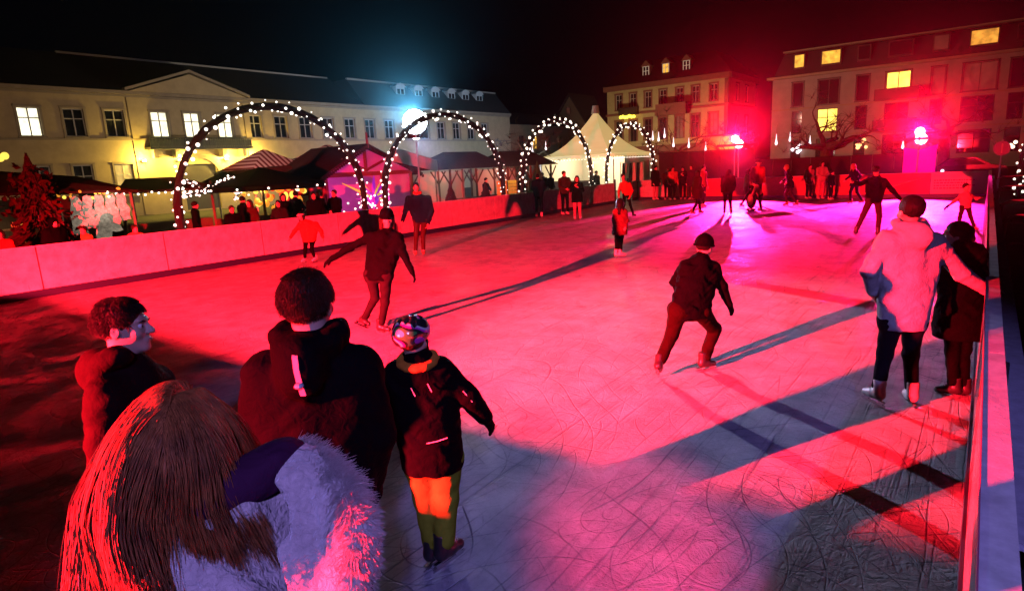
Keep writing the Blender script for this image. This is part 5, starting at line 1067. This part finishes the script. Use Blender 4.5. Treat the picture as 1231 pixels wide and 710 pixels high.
for a in np.linspace(-2.2, 2.2, 9): X.ell(N+np.array([-AW[0]*math.cos(a)*.075+RT[0]*math.sin(a)*.08, -AW[1]*math.cos(a)*.075+RT[1]*math.sin(a)*.08, -.005-.022*math.cos(a)]), (.036,.036,.026), None, .02)
X.mesh('collar', .006, cloth('fabric_orange', (.55,.2,.03)), k)
for q in PJ['kid']['G']: m = MB(); m.tube(q, .0028, 4); m.lbuild('piping', mat('piping_white', (.7,.7,.7), rough=.5), k)
# far skaters and onlookers, from templates of their own pose
def Q(x, y, h, deg, label, pose='stand', seed=1, **kw):
    f = fac(deg); kw.setdefault('res', .022); return person((x, y), template(h, f[0], f[1], pose, seed), h, f, label, **kw)
G1 = 'people standing on the ice along the long barrier'
Q(-14.95,21.5,1.84,10,'person in navy jacket leaning on the long barrier, back turned, first of three', 'lean',1,group=G1,jacket=NAVY,trousers=BLACK,hair='short',hairm=HK,jr=.02)
Q(-14.35,22.6,1.9,160,'tall person in dark brown jacket between two others at the long barrier', 'hug',2,group=G1,jacket=BROWN,trousers=BLACK,hair='short',hairm=HB,jr=.015)
Q(-12.7,20.9,1.72,185,'woman in black coat with pale pink legs, hands raised, at the long barrier', 'phone',3,group=G1,jacket=BLACK,coat=.22,trousers=PINK,hair='long',hairm=HB)
G2 = 'skaters in the far half of the rink'
Q(-8.9,23.55,1.72,80,'woman in long pale edged coat skating in front of the far fence', 'walk',4,group=G2,jacket=BROWN,coat=.30,jr=.02,trousers=BLACK,hair='mid',hairm=HB,skate='brown')
Q(-9.9,26.9,1.84,140,'person in orange jacket right behind the woman in the long coat', 'stand',5,group=G2,jacket=SALM,trousers=BROWN,hair='short',hairm=HB)
Q(-7.7,23.6,1.7,10,'skater in dark wine jacket and trousers under the middle red floodlight', 'walk',6,group=G2,jacket=PURP,jr=.015,trousers=PURP,hair='mid',hairm=HK,skate='brown')
Q(-8.05,27.0,1.6,100,'woman in pale jacket with pink legs helping a child under the red floodlight', 'walk',7,group=G2,jacket=CREAM,trousers=PINK,hair='mid',hairm=HB)
Q(-7.85,27.9,1.92,190,'tall person with white hat right beneath the red floodlight', 'stand',8,group=G2,jacket=REDJ,jr=.02,trousers=BROWN,hair='short',hat='band',hatm=CANV)
Q(-7.0,25.4,1.2,-80,'child in pink top bent over the dark skating aid', 'bend',9,group=G2,jacket=PINK,trousers=BLACK,hair='short',hairm=HB)
m = MB(); t = empty('skating_aid', (-7.45, 25.7, 0)); tag(t, 'black penguin shaped skating aid held by the child', 'skating aid')
X = Field(); X.ell((0,0,.42), (.2,.18,.36), None, .05).ell((0,-.02,.86), (.13,.13,.14), None, .05).cone((.15,0,.62), (.3,0,.38), .05, .03, .03).cone((-.15,0,.62), (-.3,0,.38), .05, .03, .03); X.mesh('body', .02, BLACK, t)
X = Field(); X.ell((0,-.1,.42), (.13,.1,.25), None, .02); X.mesh('belly', .02, CANV, t); X = Field(); X.cone((0,-.12,.86),(0,-.22,.84),.03,.01).cone((-.12,-.1,.03),(-.12,.12,.03),.05,.04).cone((.12,-.1,.03),(.12,.12,.03),.05,.04); X.mesh('beak_and_feet', .015, SALM, t)
Q(-6.45,27.55,1.74,-70,'woman with blond curls leaning forward in a short dark coat near the far barrier', 'glide',10,group=G2,jacket=BLACK,coat=.16,trousers=PURP,hair='mid',hairm=cloth('hair_blond',(.4,.25,.1)),skate='brown')
Q(-6.5,31.3,1.62,170,'person in pink top and dark trousers at the far barrier, left one of the pair', 'stand',11,group=G2,jacket=PINK,trousers=BLACK,hair='short')
Q(-5.95,31.1,1.74,180,'person in white top and pink trousers at the far barrier, right one of the pair', 'hug',12,group=G2,jacket=CREAM,trousers=PINK,hair='mid')
Q(-5.5,30.9,1.3,150,'small dark figure of a child at the far barrier beside the pair', 'stand',13,group=G2,jacket=BLACK,trousers=BLACK,hair='short')
Q(-4.2,28.6,1.66,-90,'woman in black coat with light hair leaning behind the man with arms wide', 'glide',14,group=G2,jacket=BLACK,coat=.15,trousers=BLACK,hair='long',hairm=cloth('hair_blond',(0,0,0)),skate='brown')
G3 = 'people waiting in the far corner by the gap'
for i, (x, y, h, d, jm, tm, lab, cz) in enumerate(((-14.1,31.3,1.86,150,BLACK,SKIN,'person in black coat with bare looking legs, leftmost of the group in the far corner',.2),(-13.45,31.35,1.7,190,BROWN,BLACK,'person in brown jacket, second of the group in the far corner',0),(-13.0,31.0,1.78,170,SALM,BROWN,'person in salmon jacket in the middle of the group in the far corner',0),(-12.6,31.4,1.74,200,BLACK,BLACK,'person in black jacket with phone, fourth of the group in the far corner',0),(-12.05,31.2,1.82,230,PURP,BROWN,'person in plum coat, rightmost of the group in the far corner',.18))):
    Q(x,y,h,d,lab,'phone' if i == 3 else 'stand',20+i,group=G3,jacket=jm,trousers=tm if tm is not SKIN else PINK,coat=cz,hair=('short','mid','short','short','long')[i],hairm=(HK,HB,HB,HK,HB)[i],jr=.01)
# onlookers behind the long barrier
G4 = 'onlookers behind the long barrier'
for i, (x, y, h, d, jm, lab, kw) in enumerate((
    (-16.5,3.75,1.42,150,REDJ,'woman in red coat behind the barrier at the left edge',dict(hair='mid',hairm=HB)),
    (-16.6,4.75,1.55,110,BLACK,'person in bulky black jacket bending between red coat and silver fleeces',dict(hair='short',hairm=HB,hat='hoodup',hatm=BLACK,jr=.05)),
    (-16.45,6.35,1.24,120,SALM,'child in orange jacket with hand on the barrier next to the arch leg',dict(hair='short',hairm=HB)),
    (-17.0,5.45,1.3,180,cloth('fabric_mustard',(.4,.28,.05)),'child in mustard jacket between black jacket and silver fleeces',dict(hair='short',hairm=HB)),
    (-16.9,9.1,1.5,140,BLACK,'onlooker in black with reddish face, left in the dark crowd under the first arch',dict(hair='short',hairm=HB)),
    (-17.3,9.9,1.62,200,BROWN,'onlooker in brown jacket in the dark crowd under the first arch',dict(hair='long',hairm=HB)),
    (-16.9,10.6,1.55,170,DGREY,'onlooker in charcoal jacket in the dark crowd left of the girl in red',dict(hair='short',hairm=HK)),
    (-17.6,11.2,1.72,150,BLACK,'taller onlooker in black behind the girl in red',dict(hair='mid',hairm=HK)),
    (-16.75,11.75,1.72,165,BLACK,'dark haired onlooker right above the girl in red',dict(hair='short',hairm=HK)),
    (-16.85,12.6,1.74,200,BLACK,'onlooker in black with lit face at the left corner of the pink chalet',dict(hair='short',hairm=HB)),
    (-18.2,8.7,1.66,60,BLACK,'onlooker with back turned at the low dark stall',dict(hair='short',hairm=HK)),
    (-18.4,10.3,1.7,30,BLACK,'onlooker with back turned under the light swirl',dict(hair='short',hairm=HK)),
    (-18.6,12.3,1.74,20,NAVY,'shopper with back turned at the parasol stall',dict(hair='short',hairm=HK)),
    (-18.9,13.4,1.66,-30,BLACK,'shopper in black at the right end of the parasol stall',dict(hair='mid',hairm=HK)),
    (-18.3,24.8,1.7,160,BLACK,'visitor in black behind the crates under the pavilion roof',dict(hair='short',hairm=HK)),
    (-19.3,23.3,1.72,120,DGREY,'visitor seated look in grey left under the pavilion roof',dict(hair='short',hairm=HK)),
    (-19.4,28.4,1.78,200,BLACK,'visitor in black at the counter right of the striped curtain',dict(hair='short',hairm=HK)),
    (-19.5,29.3,1.7,140,BLACK,'visitor in black at the right end of the pavilion counter',dict(hair='mid',hairm=HB)),
    (-17.0,26.9,1.5,180,BROWN,'visitor with red lit face between the two middle arch legs',dict(hair='short',hairm=HB)),
    (-16.6,29.3,1.75,150,NAVY,'person in navy behind the barrier in front of the tent',dict(hair='short',hairm=HB)))):
    Q(x,y,h,d,lab,'stand' if i % 3 else 'hug',40+i,group=G4,jacket=jm,trousers=BLACK,skate=None,**kw)
# ------------------------------------------------------------ the group standing close to the photographer
mn, mi = P_('man', 1.86, 5, 'young man in black hooded jacket with a pale strap seen from behind in front', jacket=BLACK, jr=.018, hood=True, trousers=BLACK, hair='short', hairm=HB, skate='black', res=.0065, wr=.0035, curl=.8)
by, bi = P_('boy', 1.73, 82, 'boy in dark hooded jacket seen in profile looking to the right', jacket=cloth('fabric_maroon', (.012,.004,.005)), jr=.014, hood=True, trousers=BLACK, hair='short', hairm=HK, skate='black', res=.006, detail=1, wr=.0035, tsh=0)
# short hair as single locks over the cap of hair
def short_hair(I, root, n, length, m, seed, back=True, rr=.0011):
    rs = np.random.RandomState(seed); L, hs = I['L'], I['hs']; r, f, u = I['r'], I['f'], I['u']; v = rs.normal(size=(n*3, 3)); v /= np.linalg.norm(v, axis=1, keepdims=True)
    c = np.array([0,-.018,.034]); p = c+v*np.array([.086,.103,.095])
    keep = (p[:,2] > -.055+.0*p[:,1]) & ~((p[:,1] > .05) & (p[:,2] < .062)) & ~((p[:,2] < -.0) & (p[:,1] > .012)) & ~((abs(p[:,0]) > .068) & (p[:,2] < .014) & (p[:,1] > -.025)); p = p[keep][:n]; v = v[keep][:n]
    cv = v[:, 0]; K = 6; t = np.linspace(0, 1, K)
    down = np.stack([p[:,0]*2.2, np.where(p[:,1] > -.02, .5, -.5)+rs.normal(size=len(p))*.25, -.75+0*p[:,0]+(p[:,2] > .1)*.6], 1)+rs.normal(size=(len(p),3))*.12
    down /= np.linalg.norm(down, axis=1, keepdims=True); ln = length*rs.uniform(.6, 1.25, len(p))*np.where(p[:,2] < -.01, .45, 1.)
    loc = p[:, None, :]+(v[:, None, :]*.22*np.sqrt(t)[None, :, None]+down[:, None, :]*t[None, :, None]*.85)*ln[:, None, None]
    W = I['H']+(loc[...,0:1]*r+loc[...,1:2]*f+loc[...,2:3]*u)*hs
    strands('hair_locks', W, rr, .0003, m, root)
short_hair(mi, mn, 9000, .017, HB, 1, rr=.0008); short_hair(bi, by, 9000, .020, HK, 2, rr=.0008)
# strap with buckle on the man's back
def strap(root, I, pts, wid, m, name):
    b = MB(); n = len(pts)
    for i in range(n-1):
        a = Vector(pts[i]); c = Vector(pts[i+1]); s_ = Vector((RT[0], RT[1], 0))*wid/2; o = Vector((AW[0], AW[1], 0))*.008
        b.add([a-s_, a+s_, c+s_, c-s_, a-s_+o, a+s_+o, c+s_+o, c-s_+o], [(0,1,2,3),(0,3,7,4),(1,5,6,2),(4,7,6,5),(0,4,5,1),(3,2,6,7)])
    return b.lbuild(name, m, root)
sp = mi['N']; bk = np.array([-AW[0], -AW[1], 0.]); rt = np.array([RT[0], RT[1], 0.]); z_ = np.array([0,0,1.])
spt = [sp+bk*(.155+a)+rt*b+z_*c for a, b, c in ((.0,.0,.035),(.045,.006,-.0),(.062,.012,-.04),(.068,.02,-.09),(.064,.026,-.13))]
st_ = strap(mn, mi, spt, .019, mat('strap_pink', (.6,.35,.4), rough=.6, emit=(1,.3,.4), es=.0), 'strap')
b = MB(); q = Vector(spt[3])+Vector(bk)*.008; b.ball(q, .017, 10, sz=.6); b.lbuild('buckle', mat('buckle', (.5,.45,.5), rough=.3), st_, True)
# ------------------------------------------------------------ woman with auburn hair and fur trimmed hood, nearest to the camera
J = dict(PJ['fwoman']); H_ = np.array(J['H']); c0 = np.array([H_[0], H_[1], 0])
J['P'] = [list(c0+rt*-.09+z_*.90+np.array([-AW[0]*-.02,0,0])), list(c0+rt*.09+z_*.90)]; J['K'] = [list(c0+rt*-.09+z_*.5), list(c0+rt*.09+z_*.5)]; J['A'] = [list(c0+rt*-.1+z_*.14), list(c0+rt*.1+z_*.14)]
J['N'] = list(H_+rt*.01+z_*-.135+bk*.0); J['S'] = [list(H_+rt*-.135+z_*-.235), list(H_+rt*.165+z_*-.225)]
J['E'] = [list(H_+rt*-.22+z_*-.5), list(H_+rt*.24+z_*-.5)]; J['W'] = [list(H_+rt*-.12+z_*-.62-bk*.2), list(H_+rt*.12+z_*-.62-bk*.2)]
FLE = cloth('fleece_lilac', (.55,.48,.45), bump=.9, bscale=70, rough=.95, sheen=.6, var=.2, vscale=30)
fw, fi = person(PJ['fwoman']['p'], J, 1.72, fac(-8), 'woman with long auburn hair and lilac fleece coat with furry hood, nearest to us', jacket=FLE, jr=.035, coat=.25, trousers=BLACK, hair='cap', hairm=HR, skate='black', res=.007, wr=.006)
# hood lying on the shoulder and back
X = Field(); R0 = [np.array(p) for p in J['R']]; Lp = [np.array(p) for p in J['L']]; Qp = [np.array(p) for p in J['Q']]
for a, b in zip(R0[:-1], R0[1:]): X.cone(a-z_*.02-rt*.02, b-z_*.02-rt*.02, .030, .034, .03)
for p, r_ in zip(Qp, (.10,.08,.10,.09)): X.ell(p+bk*.03, (r_,r_,r_), None, .07)
X.ell((Qp[0]+Qp[1])/2-z_*.09, (.15,.13,.12), None, .08); X.cone(Lp[0]-z_*.02, Lp[2]-z_*.03, .05, .06, .06)
def axes(d, n): d = nrm(d); n = nrm(np.array(n)-d*np.dot(n, d)); b_ = np.cross(d, n); return [[float([d, n, b_][i][j]) for i in range(3)] for j in range(3)]
for (c, d, sz) in ((Qp[0]+rt*.02+bk*.10+z_*.045, rt*.8-z_*.5+bk*.1, (.16,.030,.016)), (Qp[0]+rt*.10+bk*.09-z_*.03, rt*.5-z_*.9, (.17,.032,.018)), (Qp[1]+rt*.0+bk*.06+z_*.0, rt*.4-z_*.8, (.13,.045,.024)), (Qp[2]+bk*.10-z_*.0, rt*.9-z_*.25, (.14,.026,.014))):
    X.sub(c, sz, axes(d, bk), .035)
X.mesh('hood', .006, FLE, fw, wr=.006, wf=20, seed=5)
Y = Field(); L2 = [p+z_*.012 for p in Lp]
for a, b in zip(L2[:-1], L2[1:]): Y.ell((a+b)/2+z_*.01, (.042,.042,.03), None, .04).ell(a+z_*.006, (.038,.038,.028), None, .04)
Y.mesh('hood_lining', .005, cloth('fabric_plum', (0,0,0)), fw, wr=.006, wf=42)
rs = np.random.RandomState(5); n = 12000; K = 6; tt_ = rs.uniform(0, len(R0)-1.001, n); ii = tt_.astype(int); fr = (tt_-ii)[:, None]; RA = np.array(R0)
base = RA[ii]*(1-fr)+RA[ii+1]*fr; tan = RA[ii+1]-RA[ii]; tan /= np.linalg.norm(tan, axis=1, keepdims=True); d = rs.normal(size=(n,3)); d -= tan*(d*tan).sum(1, keepdims=True); d /= np.linalg.norm(d, axis=1, keepdims=True)
d = d+rt*.5+z_*.15; d /= np.linalg.norm(d, axis=1, keepdims=True); L_ = rs.uniform(.014,.032,n)[:, None, None]; t = np.linspace(0,1,K)[None,:,None]
cl = rs.normal(size=(60,3)); bend = cl[rs.randint(0,60,n)]*.35+tan*.5
paths = base[:,None,:]-rt*.01+d[:,None,:]*.016+(d[:,None,:]*t+bend[:,None,:]*t**2*.6+np.array([0,0,-.25])*t**2)*L_
strands('fur_trim', paths, .0011, .0002, mat('fur_pale', (.50,.42,.40), rough=.7, sheen=.4, var=.3, vscale=30), fw)
# long hair
def long_hair(I, root, n, seed):
    rs = np.random.RandomState(seed); L, hs, r, f, u = I['L'], I['hs'], I['r'], I['f'], I['u']; K = 18
    v = rs.normal(size=(n*3,3)); v /= np.linalg.norm(v, axis=1, keepdims=True); p = np.array([0,-.018,.034])+v*np.array([.086,.103,.096])
    keep = (p[:,2] > -.03) & ~((p[:,1] > .055) & (p[:,2] < .05)); p = p[keep][:n]; v = v[keep][:n]; n = len(p)
    P = I['H']+(p[:,0:1]*r+p[:,1:2]*f+p[:,2:3]*u)*hs; V = v[:,0:1]*r+v[:,1:2]*f+v[:,2:3]*u
    part = np.where(p[:,0:1] > .022, 1., -1.); out = r[None,:]*part*.5-f[None,:]*.55*(p[:,1:2] < .05)
    clump = rs.normal(size=(90,3))*np.array([1,1,.3]); ci = ((np.arctan2(p[:,0], -p[:,1]+.03)+3.2)*9+rs.normal(size=n)*.35).astype(int) % 90
    pts = [P.copy()]; hv = V-z_*V[:,2:3]; dn = -z_+V*V[:,2:3]; D = dn*.6+out*np.clip(V[:,2:3]+.35,.1,1)*.7+rs.normal(size=(n,3))*.05; D /= np.linalg.norm(D, axis=1, keepdims=True); ln = rs.uniform(.34,.50,n)[:,None]/K
    C = I['H']+u*.01*hs; semi = np.array([.094,.112,.135])*hs; q = P
    C2 = I['C0']+z_*-.02
    for k in range(K-1):
        lean = rt*.07*(k/K)-AW3*.10
        D = D*.72+(np.array([0,0,-1.])+lean+clump[ci]*.22+rs.normal(size=(n,3))*.10)*.28; D /= np.linalg.norm(D, axis=1, keepdims=True); q = q+D*ln
        w_ = q-C; loc = np.stack([w_@r, w_@f, w_@u], 1)/semi; nn = np.linalg.norm(loc, axis=1, keepdims=True); m_ = nn < 1.0; loc = np.where(m_, loc/np.maximum(nn,1e-6)*1.0, loc)*semi; q = np.where(m_, C+loc[:,0:1]*r+loc[:,1:2]*f+loc[:,2:3]*u, q)
        w_ = q-C2; l2 = np.stack([w_@rt, w_@bk, w_@z_], 1)/np.array([.155,.145,.13]); nn = np.linalg.norm(l2, axis=1, keepdims=True); m_ = nn < 1; l2 = np.where(m_, l2/np.maximum(nn,1e-6), l2)*np.array([.155,.145,.13]); q = np.where(m_, C2+l2[:,0:1]*rt+l2[:,1:2]*bk+l2[:,2:3]*z_, q)
        cn = np.zeros((60,3)); ct = np.zeros(60); c6 = ci % 60; np.add.at(cn, c6, q); np.add.at(ct, c6, 1); cen_ = cn/np.maximum(ct,1)[:,None]; q = q+(cen_[c6]-q)*(.0 if k < 4 else .035)*np.array([1,1,.2]); pts.append(q.copy())
    A_ = np.stack(pts, 1); A_ = A_+np.clip(I['H'][2]-.04-A_[..., 2:3], 0, 1)*rt*.36; ok = (((A_[:,K//2:]-I['H'])@rt) < .035).all(1); A2 = A_[~ok][:, :K//2+1]; tq = np.linspace(0, A2.shape[1]-1.001, K); i0 = tq.astype(int); A2 = A2[:, i0]*(1-(tq-i0))[None,:,None]+A2[:, i0+1]*(tq-i0)[None,:,None]; A_ = np.concatenate([A_[ok], A2])
    strands('hair_locks', A_, .00085, .0003, HR, root)
AW3 = np.array([AW[0], AW[1], 0.])
long_hair(fi, fw, 30000, 4)
